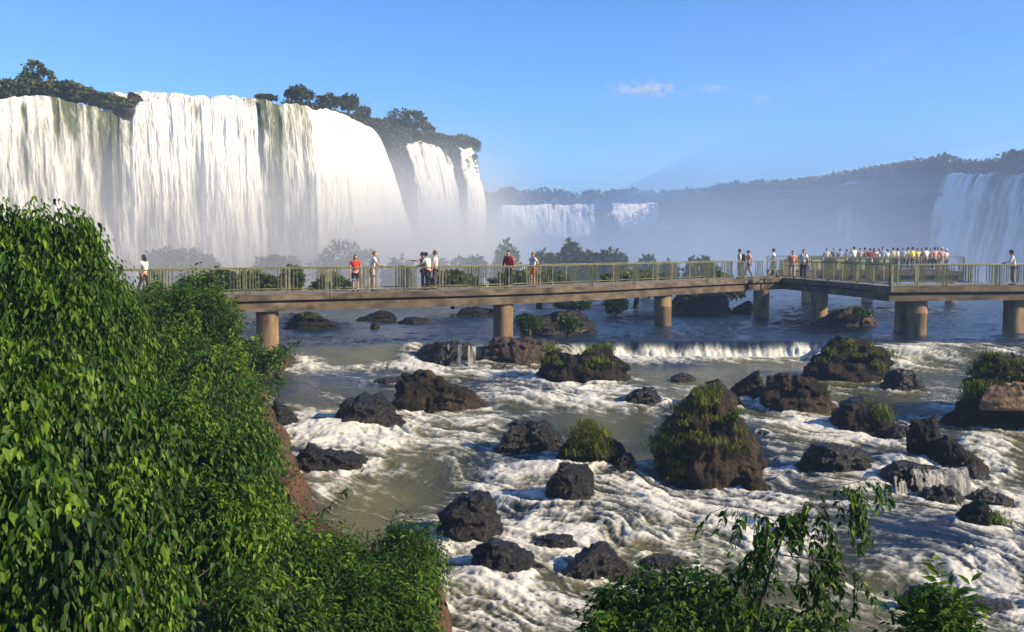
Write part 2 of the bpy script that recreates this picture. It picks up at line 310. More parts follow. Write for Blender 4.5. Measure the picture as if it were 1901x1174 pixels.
def make_rock(key, x0, x1, yt, yb, prof, dr, mk, label, name='boulder', sink=.6, rough=.15, facets=26, loc=None, dims=None):
    rs = np.random.default_rng(abs(hash_str(key)))
    if loc is None:
        pf = hit((x0 + x1) / 2, yb); Wd = (x1 - x0) / F_PX * pf[1] / 2
        D = Wd * dr; Yc = pf[1] + D; Wd = (x1 - x0) / F_PX * Yc / 2 * 1.06
        Xc = Xof((x0 + x1) / 2, Yc); zt = at((x0 + x1) / 2, yt, Yc)[2]; zb = float(water_z(Xc, Yc - D))
        H = max(zt - zb, .15)
    else:
        Xc, Yc, zb = loc; Wd, D, H = dims
    nu, nv = 130, 84
    t = np.linspace(-1, 1, nu); u = np.sin(t * np.pi / 2) ; ph = np.linspace(-.25, np.pi + .25, nv)
    hp = np.interp(u, [p[0] for p in prof], [p[1] for p in prof]); hp = np.maximum(hp, .24 * (1 - np.abs(u) ** 6) + .01)
    hp = hp + .05 * (fbm(u * 4 + rs.random() * 50, 0 * u, 0, 3) - .5) * (hp > .15)
    dep = np.maximum(1 - np.abs(u) ** 2.6, 0) ** .5 * (1 + .25 * (vn(u * 2.2 + rs.random() * 99, 0 * u) - .5))
    U, PH = np.meshgrid(u, ph, indexing='ij'); HP = hp[:, None]; DP = dep[:, None]
    X = U * Wd; Y = -np.cos(PH) * D * DP
    s = np.clip(np.sin(PH), 0, 1) ** .62
    Z = HP * H * s + np.minimum(np.sin(PH), 0) * (sink / .247)
    # long axis leans so the ridge is not a perfect extrusion
    Y = Y + D * .35 * (vn(U * 1.7 + 9 + rs.random() * 50, 0 * U) - .5) * s
    P = np.stack([X, Y, Z], -1).reshape(-1, 3)
    c = np.array([0, 0, H * .35]); S = np.array([Wd, D, H])
    q = (P - c) / S
    for k in range(facets):
        n_ = rs.normal(size=3); n_[2] = abs(n_[2]) * .7; n_ /= np.linalg.norm(n_)
        dmax = (q @ n_).max(); lim = dmax * rs.uniform(.74, .92) if n_[2] < .75 else dmax * .99
        over = q @ n_ - lim; q = np.where(over[:, None] > 0, q - n_ * over[:, None] * .97, q)
    q[:, 0] *= 1.0 / max(np.abs(q[:, 0]).max(), .5); P = q * S + c; P[:, 2] = np.where(P[:, 2] > 0, P[:, 2] * (H / max(P[:, 2].max(), .3 * H)), P[:, 2])
    sc = 1.0 / max(.5, min(Wd, 2.2)); o3 = rs.random(3) * 100
    nrm = q / np.maximum(np.linalg.norm(q, axis=1, keepdims=True), 1e-6)
    f1 = fbm(P[:,0]*1.6*sc + o3[0], P[:,1]*1.6*sc + o3[1], P[:,2]*2.4*sc, 5, ridged=True) - .6
    f2 = fbm(P[:,0]*5*sc + o3[2], P[:,1]*5*sc, P[:,2]*7*sc, 4) - .5
    P = P + nrm * ((f1 * rough * 1.5 + f2 * rough * 1.4) * min(Wd, H * 1.6))[:, None]
    ly = P[:, 2] * 2.6 / max(.5, min(H, 1.6)) + P[:, 0] * rs.uniform(-.5, .5) + 1.6 * fbm(P[:, 0] * .8 + o3[1], P[:, 1] * .8, P[:, 2] * .8, 3); fr_ = ly - np.floor(ly)
    P = P + nrm * ((sst(.0, .75, fr_) * (1 - sst(.82, 1, fr_)) - .4) * .055 * min(Wd, H * 1.6))[:, None] * np.array([1, 1, .3])
    crk = fbm(P[:,0]*2.3*sc + o3[1], P[:,1]*2.3*sc + o3[0], P[:,2]*2.3*sc, 4, ridged=True); P = P - nrm * (sst(.74, .90, crk) * .09 * min(Wd, H * 1.6))[:, None]
    me = mesh_np(name, P, grid_quads(nu, nv))
    o = link(name, me, M[mk], loc=(Xc, Yc, zb)); tag(o, label, 'rock', 'boulders in the river')
    ROCKINFO[key] = (Xc, Yc, zb, Wd, D, H, P.reshape(nu, nv, 3), o)
    return o
def hash_str(s):
    h = 5381
    for ch in s: h = (h * 33 + ord(ch)) & 0x7fffffff
    return h
for r in ROCKS:
    key, x0, x1, yt, yb, prof, dr, mk, label = r
    make_rock(key, x0, x1, yt, yb, prof, dr, mk, label)
# spilling shelf, big island at the right edge
make_rock('shelf', 1632, 1800, 858, 918, [(-1,.4),(-.7,.95),(-.2,1),(.4,.8),(.8,.5),(1,.2)], .6, 'rock_wet', 'wet black shelf with a sheet of water spilling down its front', rough=.05)
make_rock('island', 1738, 2120, 668, 812, [(-1,.1),(-.97,.75),(-.85,.95),(-.5,1),(0,.98),(.5,1),(.9,.8),(1,.2)], .55, 'rock', 'tall rock island with a grassy top and a yellow lit face at the right edge', rough=.12)
make_rock('isl_tan', 1846, 2040, 699, 742, P_BLOCK, .3, 'rock_tan', 'sunlit yellow rock face standing out of the grassy island at the right edge',
          loc=(ROCKINFO['island'][0] - .1, ROCKINFO['island'][1] - ROCKINFO['island'][4] * .78, at(1940, 748, ROCKINFO['island'][1] - ROCKINFO['island'][4] * .8)[2]), dims=(2.3, .45, .62), sink=.2, rough=.12, facets=8)

# water surface mesh
rows = []
p2 = np.linspace(1330, 668, 640)
ys = np.concatenate([np.arange(9, 60, .02)])
prof_z = np.interp(ys, _py, _pz); prof_z = np.where(ys > 45.5, Z_UP, prof_z)
pyv = HZ + F_PX * (-prof_z) / ys
rows = np.interp(p2[::-1], pyv[::-1], ys[::-1])[::-1]
rows = rows[(rows > 12) & (rows < 44.2)]
up = F_PX * (-Z_UP) / (np.linspace(625, 474, 210) - HZ)
rows = np.unique(np.concatenate([[9, 10, 11], rows, np.linspace(44.2, 47.2, 60), up[up > 47.2], [600, 1200]]))
cols = np.linspace(-450, 2450, 1000)
YY = rows[:, None] + 0 * cols[None]; XX = (cols[None] - CX) / F_PX * YY
ZB = water_z(XX, YY)
PXs, PYs = proj(XX, YY, base_z(XX, YY))
# foam amount: negative values are smooth water. each entry is a patch of river bed (given by where it shows) and its strength
FO = [ (600,800,60,38,.95),(520,765,25,20,.2),(760,775,35,18,.9),(760,812,200,22,.55),(960,740,90,35,.35),(1080,725,90,16,.5),(1120,750,110,10,.5),(930,905,80,30,.6),(1000,935,130,40,.65),
 (1200,945,130,38,.6),(1060,990,230,35,.6),(1280,1000,160,35,.5),(1420,950,70,25,.5),(960,1010,60,40,.45),(880,1075,70,60,.75),(960,1130,120,50,.55),(820,1120,50,60,.5),
 (1290,662,215,16,.95),(1560,665,60,12,.3),(1680,660,60,25,.55),(1640,700,30,15,.2),(1560,790,120,16,.25),(1560,822,110,14,.6),(1480,790,60,14,.35),(1830,845,48,38,.95),(1850,880,40,16,.7),
 (1700,900,70,25,.35),(1450,1000,110,40,.35),(1400,1060,100,40,.35),(1830,1085,70,45,.85),(1760,1060,60,40,.3),(1880,965,40,30,.5),(1600,985,120,40,.15),(1640,1080,80,30,.2),
 (760,650,28,26,.9),(750,682,60,8,.5),(650,683,120,7,.65),(575,672,30,16,.55),(870,690,120,10,.3),(860,850,90,22,.3),(700,870,60,10,.4),(640,868,70,9,.35),(1160,880,60,30,.55),(1340,775,60,30,.1),(1430,870,70,22,.45),
 (1500,740,80,20,.25),(1720,790,30,12,.3),(1760,640,90,8,.35),(1860,655,50,8,.5),(1000,700,60,10,.3),(1100,545,600,12,.05),(560,530,90,12,.5),(1690,570,120,14,.3),(1820,640,120,10,.15),(640,590,60,8,.1),
 (700,600,260,40,.08),(1600,600,300,40,.06),
 (720,735,90,16,-.5),(560,725,60,30,-.3),(660,650,110,22,-.8),(1250,695,180,18,-.6),(1120,795,110,26,-.8),(1180,825,50,40,-.6),(700,940,95,40,-.5),(650,985,70,30,-.5),(880,790,60,15,-.1),
 (1000,862,40,10,-.2),(930,850,60,14,-.5),(1350,690,90,20,-.5),(1650,755,80,22,-.35),(1800,925,80,14,-.35),(1640,1020,120,30,-.15),(1760,1050,70,30,-.2),(1200,610,320,22,-.25),(850,610,180,14,-.2),
 (1130,850,40,26,-.5),(1740,1120,55,26,-.6),(1320,615,200,14,-.5),(1020,1090,70,25,-.3),(1700,850,60,14,-.1),(960,655,30,30,-.2),(1460,725,60,14,-.4),(1600,985,120,30,-.15),(930,1040,100,16,-.2)]
base = np.zeros_like(XX)
for cx_, cy_, rx_, ry_, a_ in FO:
    base += a_ * np.exp(-np.abs((PXs - cx_) / rx_) ** 2.4 - np.abs((PYs - cy_) / ry_) ** 2.4)
near = 1 - sst(44.5, 46.5, YY)
base += near * (.10 + .10 * sst(36, 20, YY))
for k_, (xc, yc, zb, wd, dd, hh, _, _o) in ROCKINFO.items():
    if yc > 60 or k_ == 'isl_tan': continue
    q = np.sqrt(((XX - xc) / wd) ** 2 + ((YY - yc) / dd) ** 2)
    st = .34 if yc < 45 else .12
    base += st * np.exp(-((q - 1.03) / .17) ** 2) * (.35 + 1.1 * vn(XX * 1.3, YY * 1.3, 4))
    # wake: downstream of each rock, towards the viewer and a little to the right
    if yc < 45: base += .30 * np.exp(-((XX - xc - .35 * wd) / (wd * .8)) ** 2 - ((YY - (yc - dd - 1.0)) / 1.1) ** 2)
# flow-aligned noise: the river runs towards the viewer and to the right
fa = R(-38); u_ = XX * math.cos(fa) + YY * math.sin(fa); v_ = -XX * math.sin(fa) + YY * math.cos(fa)
wu = u_ + 1.2 * (fbm(XX * .35, YY * .35, 2, 3) - .5) * 2; wv = v_ + 1.0 * (fbm(XX * .4 + 9, YY * .4, 7, 3) - .5) * 2
n1 = fbm(wu * .26, wv * .95, 1, 6, gain=.6); n2 = fbm(wu * .7, wv * 2.8, 3, 5, ridged=True, gain=.6); n3 = fbm(XX * 3.0, YY * 3.0, 8, 4)
n4 = fbm(wu * 1.3, wv * 4.5, 11, 5, gain=.7); n5 = fbm(XX * 5.5, YY * 8, 8, 3)
base = np.clip(base, -.36, .80)
n6 = fbm(wu * .5, wv * 7, 21, 4, ridged=True, gain=.6)
foam = base + near * (.07 + (n6 - .62) * 1.3 + (n1 - .5) * 1.6 + (n2 - .62) * .9 + (n3 - .5) * .6 + (n4 - .5) * 1.5 + (n5 - .5) * .7 + (fbm(XX * 15, YY * 20, 18, 2) - .5) * .55) + (1 - near) * ((fbm(XX * .22, YY * .5, 1, 5, gain=.65) - .53) * 1.9 + (n2 - .68) * .8)
foam = foam - .345 + .055 * (1 - near)
FOAM0 = foam
act = np.clip(base * .8 + .25, .10, 1.0)
rid = fbm(wu * .6, wv * 1.5, 5, 5, ridged=True, gain=.55) - .55
chop = fbm(XX * 1.2, YY * 2.6, 6, 5, gain=.55) - .5
fizz = fbm(XX * 4.2, YY * 4.2, 9, 4, ridged=True) - .5
rid2 = fbm(wu * 1.9, wv * 4.6, 15, 5, ridged=True, gain=.62) - .55
FOAM = np.clip((FOAM0 + near * (rid * .7 + rid2 * 1.1 + chop * .4) * np.clip(.3 + base, .2, 1)) * .95, 0, 1)
dz = near * (act * (.30 * rid + .07 * rid2 + .16 * chop) + FOAM * (.05 * fizz + .08 * act))
far_amp = np.clip(.09 + YY * .0008, 0, .22)
dz += (1 - near) * far_amp * 2.2 * (fbm(XX * .8, YY * 1.7, 6, 5, gain=.6) - .5)
ledge = np.exp(-((YY - 45.6) / .5) ** 2) * sst(1050, 1085, PXs) * (1 - sst(1490, 1540, PXs))
lf = fbm(XX * 9, YY * 2, 3, 5, gain=.65)
dz = dz * (1 - .6 * ledge) 
YD = YY - ledge * (.35 * (lf - .5) + .25)
FOAM = np.maximum(FOAM, np.clip(sst(46.05, 45.45, YY) * ledge * 1.6 * (-.15 + 2.0 * lf), 0, 1))
me = mesh_np('river', np.stack([XX, YD, ZB + dz], -1).reshape(-1, 3), grid_quads(len(rows), len(cols)), attrs={'foam': FOAM, 'turbid': np.clip(near * (.5 + (fbm(XX*.3, YY*.3, 2, 3) - .5) * 2), 0, 1)})
m, n, l, b = newmat('river_water')
fa_ = n.new('ShaderNodeAttribute'); fa_.attribute_name = 'foam'; ta = n.new('ShaderNodeAttribute'); ta.attribute_name = 'turbid'
d1 = noise(n, l, 8, 9, .85, sc=(1, 2.2, 1)); ma = n.new('ShaderNodeMath'); ma.operation = 'MULTIPLY_ADD'; ma.inputs[1].default_value = 1.5; ma.inputs[2].default_value = -.80
l.new(d1.outputs['Fac'], ma.inputs[0])
ad = n.new('ShaderNodeMath'); ad.operation = 'ADD'; l.new(fa_.outputs['Fac'], ad.inputs[0]); l.new(ma.outputs[0], ad.inputs[1])
fr = ramp(n, l, ad.outputs[0], [(.05, (0,0,0)), (.38, (.16,.16,.16)), (.68, (.48,.48,.48)), (1.0, (.94,.94,.94))])
wc = ramp(n, l, ta.outputs['Fac'], [(0, (.006,.020,.045)), (.35, (.030,.034,.020)), (1, (.13,.12,.042))])
b.inputs['Roughness'].default_value = .10; b.inputs['IOR'].default_value = 1.33; l.new(wc.outputs[0], b.inputs['Base Color'])
f = n.new('ShaderNodeBsdfPrincipled'); f.inputs['Base Color'].default_value = (.72,.70,.61,1); f.inputs['Roughness'].default_value = .75; f.inputs['Specular IOR Level'].default_value = .2
d2 = noise(n, l, 7, 9, .7, sc=(1, 1.5, 1)); bump(n, l, d2.outputs['Fac'], .55, .08, b); d3 = noise(n, l, 14, 8, .75); bump(n, l, d3.outputs['Fac'], .5, .05, f)
ms = n.new('ShaderNodeMixShader'); l.new(fr.outputs[0], ms.inputs[0]); l.new(b.outputs[0], ms.inputs[1]); l.new(f.outputs[0], ms.inputs[2]); l.new(ms.outputs[0], n['Material Output'].inputs[0])
M['water'] = m
river = link('river', me, m); tag(river, kind='structure')

# thin water threads over the black ledge and the spilling shelf
m, n, l, b = newmat('falling_water'); 
t = noise(n, l, 6, 8, .7, sc=(1.6, 1.6, .12)); r = ramp(n, l, t.outputs['Fac'], [(.40, (.05,.05,.045)), (.58, (.32,.31,.27)), (.74, (.78,.76,.68))])
l.new(r.outputs[0], b.inputs['Base Color']); b.inputs['Roughness'].default_value = .55; bump(n, l, t.outputs['Fac'], .6, .06, b); M['fallwater'] = m
def spill(name, px0, px1, pyt, pyb, Yd, label, bul=.5, gap=.5, seed=0):
    nu, nv = 120, 26; u = np.linspace(0, 1, nu)[:, None]; v = np.linspace(0, 1, nv)[None]
    a = at(px0, pyt, Yd); c = at(px1, pyt, Yd); zb = at(px0, pyb, Yd - bul)[2]
    X = a[0] + (c[0] - a[0]) * u + 0 * v; nz = fbm(X * 3 + seed, v * .5, 0, 4)
    Y = Yd - bul * np.sqrt(v) - .15 * nz; Z = a[2] + (zb - a[2]) * v ** 1.3 + .12 * (vn(X * 2 + seed, 0 * X) - .5)
    keep = (fbm(X * 5 + seed, v * .7, 2, 4) > gap)
    q = grid_quads(nu, nv); kf = keep.reshape(-1); q = q[kf[q].all(1)]
    o = link(name, mesh_np(name, np.stack([X, Y, Z], -1).reshape(-1, 3), q), M['fallwater']); return tag(o, label, 'water', 'small spills over the rocks')
ri = ROCKINFO['r10']; spill('water_spill', 832, 884, 640, 684, ri[1] - ri[4] * .86, 'thin white water threads running down the black ledge left of the second pier', .25, .44, 3)
ri = ROCKINFO['shelf']; spill('water_spill', 1650, 1790, 868, 925, ri[1] - ri[4] * .9, 'broken sheet of water pouring off the wet black shelf', .45, .44, 9)

# grass on the rocks: many bent blades
def blades(name, P, L, wd, label, matk='grass', droop=.6, kind='stuff', spread=.5, lean=(0, 0, 0)):
    N = len(P); az = rng.uniform(0, 2 * np.pi, N); Ls = L * rng.uniform(.5, 1.2, N)
    d = np.stack([np.cos(az) * spread, np.sin(az) * spread, np.ones(N)], 1) + np.array(lean); d /= np.linalg.norm(d, axis=1, keepdims=True)
    s = np.stack([-np.sin(az), np.cos(az), 0 * az], 1) * wd / 2
    mid = P + d * (Ls * .55)[:, None]; tip = P + d * (Ls * .85)[:, None] + np.stack([np.cos(az) * droop * .5, np.sin(az) * droop * .5, -droop * .55 + 0 * az], 1) * Ls[:, None]
    V = np.stack([P - s, P + s, mid + s * .8, mid - s * .8, tip], 1).reshape(-1, 3)
    b0 = np.arange(N)[:, None] * 5; q = b0 + np.array([[0, 1, 2, 3]]); t3 = b0 + np.array([[3, 2, 4]])
    ti = np.repeat(rng.random(N), 5)
    o = link(name, mesh_np(name, V, q, t3, {'tint': ti}), M[matk]); return tag(o, label, 'grass', None, kind)
def on_rock(key, n_, u0, u1, v0, v1):
    """n points on the surface of a rock; u along it (-1..1), v over it from the front foot (0) to the back foot (1)"""
    xc, yc, zb, wd, dd, hh, G, o = ROCKINFO[key]
    nu, nv = G.shape[:2]
    i = np.clip(((np.arcsin(np.clip(rng.uniform(u0, u1, n_), -1, 1)) * 2 / np.pi + 1) / 2 * (nu - 1)).astype(int), 0, nu - 1)
    j = np.clip(((rng.uniform(v0, v1, n_) * np.pi + .25) / (np.pi + .5) * (nv - 1)).astype(int), 0, nv - 1)
    p = G[i, j] + rng.normal(size=(n_, 3)) * .05; return p + np.array([xc, yc, zb])
def patch(key, areas, L, wd, label, dens=1.0, **k):
    P = []
    for (n_, u0, u1, v0, v1) in areas:
        # clumps rather than an even carpet
        cc = on_rock(key, max(4, n_ // 50), u0, u1, v0, v1); kk = rng.integers(0, len(cc), int(n_ * dens))
        P.append(cc[kk] + rng.normal(size=(len(kk), 3)) * np.array([.13, .12, .04]))
    return blades('grass', np.concatenate(P), L, wd, label, **k)
patch('r1', [(300, -.3, .25, .25, .6)], .22, .03, 'green patch on the domed boulder right of the left pier')
patch('r12', [(900, .0, .75, .15, .7), (500, -.95, -.55, .1, .6), (200, -.7, -.3, .3, .6)], .30, .026, 'long yellow green grass on the rock left of the small ledge fall', droop=.8)
patch('r13', [(800, .45, .95, .1, .7), (350, -.25, .15, .2, .6), (250, -.5, -.3, .2, .4)], .27, .026, 'grass on the right shoulder of the rock at the end of the ledge', droop=.7)
patch('r9', [(500, -.3, .7, .1, .7)], .22, .03, 'green grass on the mound at the pier foot under the diagonal span')
patch('r19', [(420, .12, .42, .25, .7)], .5, .022, 'one bright upright grass tuft on the black rock by the side chute', spread=.6, droop=.3)
patch('r30', [(1500, -.5, .25, .12, .6)], .42, .02, 'tall grass clump growing in mid river', droop=.7)
patch('r32', [(1900, -.98, -.60, .04, .5), (700, -.2, .10, .25, .5), (350, -.5, -.3, .3, .5), (240, .38, .62, .2, .45), (200, .1, .5, .08, .25), (200, -.5, .1, .1, .2)], .30, .022, 'hanging grass over the left side and top of the biggest rock', droop=1.1)
patch('island', [(5200, -.98, .9, .30, .7), (1200, -.95, -.45, .12, .3)], .26, .024, 'dense grass cover on top of the rock island at the right edge', droop=.6)
patch('r26', [(200, .2, .7, .1, .5)], .2, .03, 'green moss and grass on the mossy rock by the right edge')
patch('r11', [(220, .6, 1, .1, .6)], .26, .026, 'grass tuft at the right end of the reddish rock shelf')
# ------------------------------------------------------------------ cliffs and waterfalls
def resample(pts, n_):
    P = np.array(pts, float); d = np.r_[0, np.cumsum(np.linalg.norm(np.diff(P, axis=0), axis=1))]
    t = np.linspace(0, d[-1], n_)
    Q = np.stack([np.interp(t, d, P[:, k]) for k in range(P.shape[1])], 1)
    k = max(1, n_ // 60); ker = np.ones(2 * k + 1) / (2 * k + 1)
    for c in range(P.shape[1]):
        Q[:, c] = np.convolve(np.pad(Q[:, c], k, mode='edge'), ker, mode='valid')
    return Q, t
def lipw(l_): return [tuple(at(px, py, D)) for px, py, D in l_]
def outward(Q):
    T = np.gradient(Q[:, :2], axis=0); T /= np.linalg.norm(T, axis=1, keepdims=True)
    N = np.stack([T[:, 1], -T[:, 0]], 1)
    return N                                    # to the right of the walking direction
ZB = -4.6
def cliff(name, lip, back, matk, n_=260, nv=90, setback=2.2, amp=1.6, drop=.5, kind='structure', label=None, face=0):
    Q, t = resample(lipw(lip), n_); N = outward(Q)
    v = np.linspace(0, 1, nv)[None]; X0 = Q[:, 0:1]; Y0 = Q[:, 1:2]; Z0 = Q[:, 2:3] - drop
    zz = Z0 + (ZB - 3 - Z0) * v
    ds = amp * (fbm(t[:, None] * .12, zz * .12, 1, 5, ridged=True) - .6) * 2 + amp * .5 * (fbm(t[:, None] * .6, zz * .35, 2, 4) - .5) * 2
    off = -setback + ds * np.minimum(1, v * 8) + face * v
    X = X0 + N[:, 0:1] * off; Y = Y0 + N[:, 1:2] * off
    # plateau rows behind the edge
    nb = 14; b_ = np.linspace(1, 0, nb)[None] ** 1.5 * back
    xb = X[:, :1] - N[:, 0:1] * 0 + (X[:, :1] * 0 - .15) * b_; yb = Y[:, :1] + b_
    zt = Z0 + .9 * (fbm(X[:, :1] * .2, yb * .2, 3, 4) - .5) * 2 * (b_ > 0) + np.minimum(b_ * .01, 1.5)
    XX_ = np.concatenate([xb, X], 1); YY_ = np.concatenate([yb, Y], 1); ZZ_ = np.concatenate([zt, zz], 1)
    me = mesh_np(name, np.stack([XX_, YY_, ZZ_], -1).reshape(-1, 3), grid_quads(n_, nv + nb))
    o = link(name, me, M[matk]); tag(o, label, None, None, kind); return o
def fall_mat(name, white, dark, sc=(1, 1, .10), s=1.6):
    m, n, l, b = newmat(name)
    a = n.new('ShaderNodeAttribute'); a.attribute_name = 'thick'
    t = noise(n, l, s, 9, .72, sc=sc); ma = n.new('ShaderNodeMath'); ma.operation = 'MULTIPLY_ADD'; ma.inputs[1].default_value = 1.1; ma.inputs[2].default_value = -.55
    l.new(t.outputs['Fac'], ma.inputs[0]); ad = n.new('ShaderNodeMath'); l.new(ma.outputs[0], ad.inputs[0]); l.new(a.outputs['Fac'], ad.inputs[1])
    r = ramp(n, l, ad.outputs[0], [(.05, dark), (.30, tuple(.55 * x + .45 * y for x, y in zip(dark, white))), (.62, white)])
    l.new(r.outputs[0], b.inputs['Base Color']); b.inputs['Roughness'].default_value = .8; b.inputs['Specular IOR Level'].default_value = .1
    bump(n, l, t.outputs['Fac'], .5, .5, b); return m
M['fall'] = fall_mat('waterfall_white', (.76, .73, .64), (.085, .10, .045))
M['fall_far'] = fall_mat('waterfall_far', (.86, .83, .76), (.12, .12, .09), s=.5)
def waterfall(label, lip, bulge=5, n_=420, nv=150, thin=(), matk='fall', group='waterfalls', zb=ZB, amp=.35, fade=None, edges=(.02, .02), gap=None, base_thick=.56, kx=.9, ramp_in=None):
    Q, t = resample(lipw(lip), n_); N = outward(Q)
    v = np.linspace(0, 1, nv)[None]; u = (t / t[-1])[:, None]
    T = t[:, None]; Z0 = Q[:, 2:3]; dip = .6 * (fbm(T * .45, 0 * T, 6, 5, gain=.6) - .5) * 2
    zz = Z0 + dip + (zb - Z0) * v ** 1.25
    wob = .6 * (fbm(T * .15, v * .8, 9, 3) - .5)
    sN = fbm((T + wob) * kx, v * 1.1, 4, 6, ridged=True, gain=.62); sB = fbm(T * .16, v * .7, 5, 3)
    clump = fbm((T + wob) * .8, v * 5 - sB * 2, 12, 5)
    thick = base_thick + (sN - .62) * .9 + (sB - .5) * 1.15 + (clump - .5) * (.3 + .7 * v)
    thick = thick - .75 * sst(.54, .72, fbm(T * .33 + 40, v * .8, 31, 4)) * (1 - sst(.03, .42, v)) * (1 if base_thick < .9 else .35)
    for (uc, wd_, v0, v1, st) in thin:
        thick = thick - st * np.exp(-((u - uc) / wd_) ** 2) * sst(v0 - .08, v0 + .02, v) * (1 - sst(v1 - .25, v1 + .1, v))
    rg = (.05 if edges[0] < .05 else .16) * (fbm(v * 5 + n_, T * .25, 3, 4) - .5) * 2
    ed = np.minimum(sst(-.01, edges[0] * 1.6, u + rg), sst(-.01, edges[1] * 1.6, 1 - u + rg)); thick = thick * (.15 + .85 * ed)
    br = fbm((T + wob) * 2.4, v * 6, 22, 5, gain=.68) - .5; thick = thick + br * (.25 + .5 * v)
    off = bulge * v ** .7 * (.75 + .5 * (sB - .2)) * (1 if ramp_in is None else sst(0, ramp_in, u) * .8 + .2) + br * (.2 + .6 * v) + amp * (sN - .6) * (.3 + v) + 2.2 * (fbm(T * .22, v * 2.2 - T * .05, 41, 3) - .5) * np.minimum(v * 3, 1) + .8 * (clump - .5) * v + np.clip(thick - .3, -.5, .6) * .5 - .3
    X = Q[:, 0:1] + N[:, 0:1] * off; Y = Q[:, 1:2] + N[:, 1:2] * off
    q = grid_quads(n_, nv)
    if gap is not None:
        k = (thick > gap).reshape(-1); q = q[k[q].any(1)]
    me = mesh_np('waterfall', np.stack([X, Y, zz + 0 * X], -1).reshape(-1, 3), q, attrs={'thick': np.clip(thick, 0, 1.5)})
    o = link('waterfall', me, M[matk]); return tag(o, label, 'waterfall', group)

# left escarpment: walking from the left edge to the far corner
LIP_L = [(-420, 168, 92), (-150, 176, 98), (0, 182, 101.5), (100, 184, 104), (150, 194, 105.2), (215, 203, 106.8), (262, 190, 108), (330, 182, 109.6), (400, 179, 111), (480, 183, 112.5), (520, 190, 113.4),
         (565, 198, 114.6), (620, 208, 119.7), (660, 224, 127), (690, 242, 137), (740, 262, 147), (790, 264, 153), (850, 270, 159), (884, 277, 163)]
CL = LIP_L + [(900, 280, 185), (890, 290, 230)]
cliff('cliff', CL, 160, 'cliff', 420, 90, 2.4, 1.3)
cliff('cliff', [(700, 238, 140), (745, 248, 148), (800, 256, 154.5), (850, 262, 160), (886, 275, 165), (892, 285, 200)], 20, 'cliff', 120, 70, 2.6, 1.2, drop=.2)
waterfall('wide white curtain at the left edge under the tree topped scrub', [p for p in LIP_L if p[0] <= 215], 4.5, 420, 150, thin=[(.60,.02,.1,.8,.35),(.70,.015,.1,.7,.5),(.80,.014,.0,.5,.6),(.86,.012,.05,.4,.45),(.97,.025,0,.75,.65),(.91,.012,0,.45,.3),(.75,.03,.2,1.2,.25),(.66,.02,.3,1.1,.25),(.88,.02,.5,1.2,.2)])
waterfall('bright middle curtain below the stepped upper rapids', [(205, 203, 106.9)] + [p for p in LIP_L if 262 <= p[0] <= 480] + [(494, 186, 112.7)], 5.5, 420, 150, thin=[(.03,.03,0,.7,.8),(.10,.03,.1,.6,.3),(.22,.04,.2,.9,.35),(.36,.02,.0,.4,.25),(.52,.05,.1,.8,.32),(.70,.03,.2,.9,.25),(.97,.04,0,.85,.35)])
waterfall('thin grey streaked veil between the middle curtain and the right shoulder', [(482, 184, 111.4), (520, 190, 112.2), (576, 200, 114.0)], 3.2, 260, 150, thin=[(.30,.14,0,.9,.42),(.55,.05,0,.6,.3),(.80,.12,0,.75,.4)], base_thick=.36)
waterfall('massive bulging white shoulder of the near falls, curving down to the right', [(562, 197, 114.2), (620, 208, 119.2), (655, 222, 126), (684, 240, 135)], 7.6, 420, 150, base_thick=.92, ramp_in=.5)
waterfall('separate narrower fall right of the green cliff gap', [(742, 262, 149), (775, 264, 151.5), (800, 268, 154), (832, 282, 156.4)], 5.0, 260, 150, thin=[(.35,.05,0,.5,.4),(.62,.06,0,.6,.4),(.85,.04,0,.3,.4)], edges=(.10, .12), gap=.3)
waterfall('slim last fall at the outer corner of the near cliff', [(846, 272, 158.6), (868, 276, 161), (882, 279, 164)], 3.0, 140, 120, edges=(.16, .16), base_thick=.68, gap=.3)
waterfall('low upper cascade above the lip of the middle curtain', [(205, 171, 124), (250, 172, 124), (330, 175, 124), (420, 178, 122), (470, 181, 120)], 3.2, 300, 40, zb=15.7, amp=.4, base_thick=.85, thin=[(.35,.03,0,1,.3),(.62,.03,0,1,.4)])
cliff('upper_ledge', [(180, 171, 126), (250, 171, 126), (330, 173, 126), (420, 177, 124), (490, 181, 122)], 60, 'cliff', 120, 30, 1.2, .5, drop=.15)
# rocks and white water on the slab between the cascade and the lip
mb_ = []
for (px, py, D, wdt, hgt, lab) in [(250, 180, 120, 1.3, 1.3, 'dark crag splitting the upper cascade above the lip of the falls'), (235, 203, 107.4, 1.4, .5, 'dark wet rock on the lip where the two white curtains meet')]:
    p = at(px, py, D); make_rock('c%d' % px, 0, 0, 0, 0, P_PEAKL, 1, 'rock_brown', lab, loc=(p[0], p[1], p[2] - hgt * .6), dims=(wdt, 1.2, hgt), sink=.8)

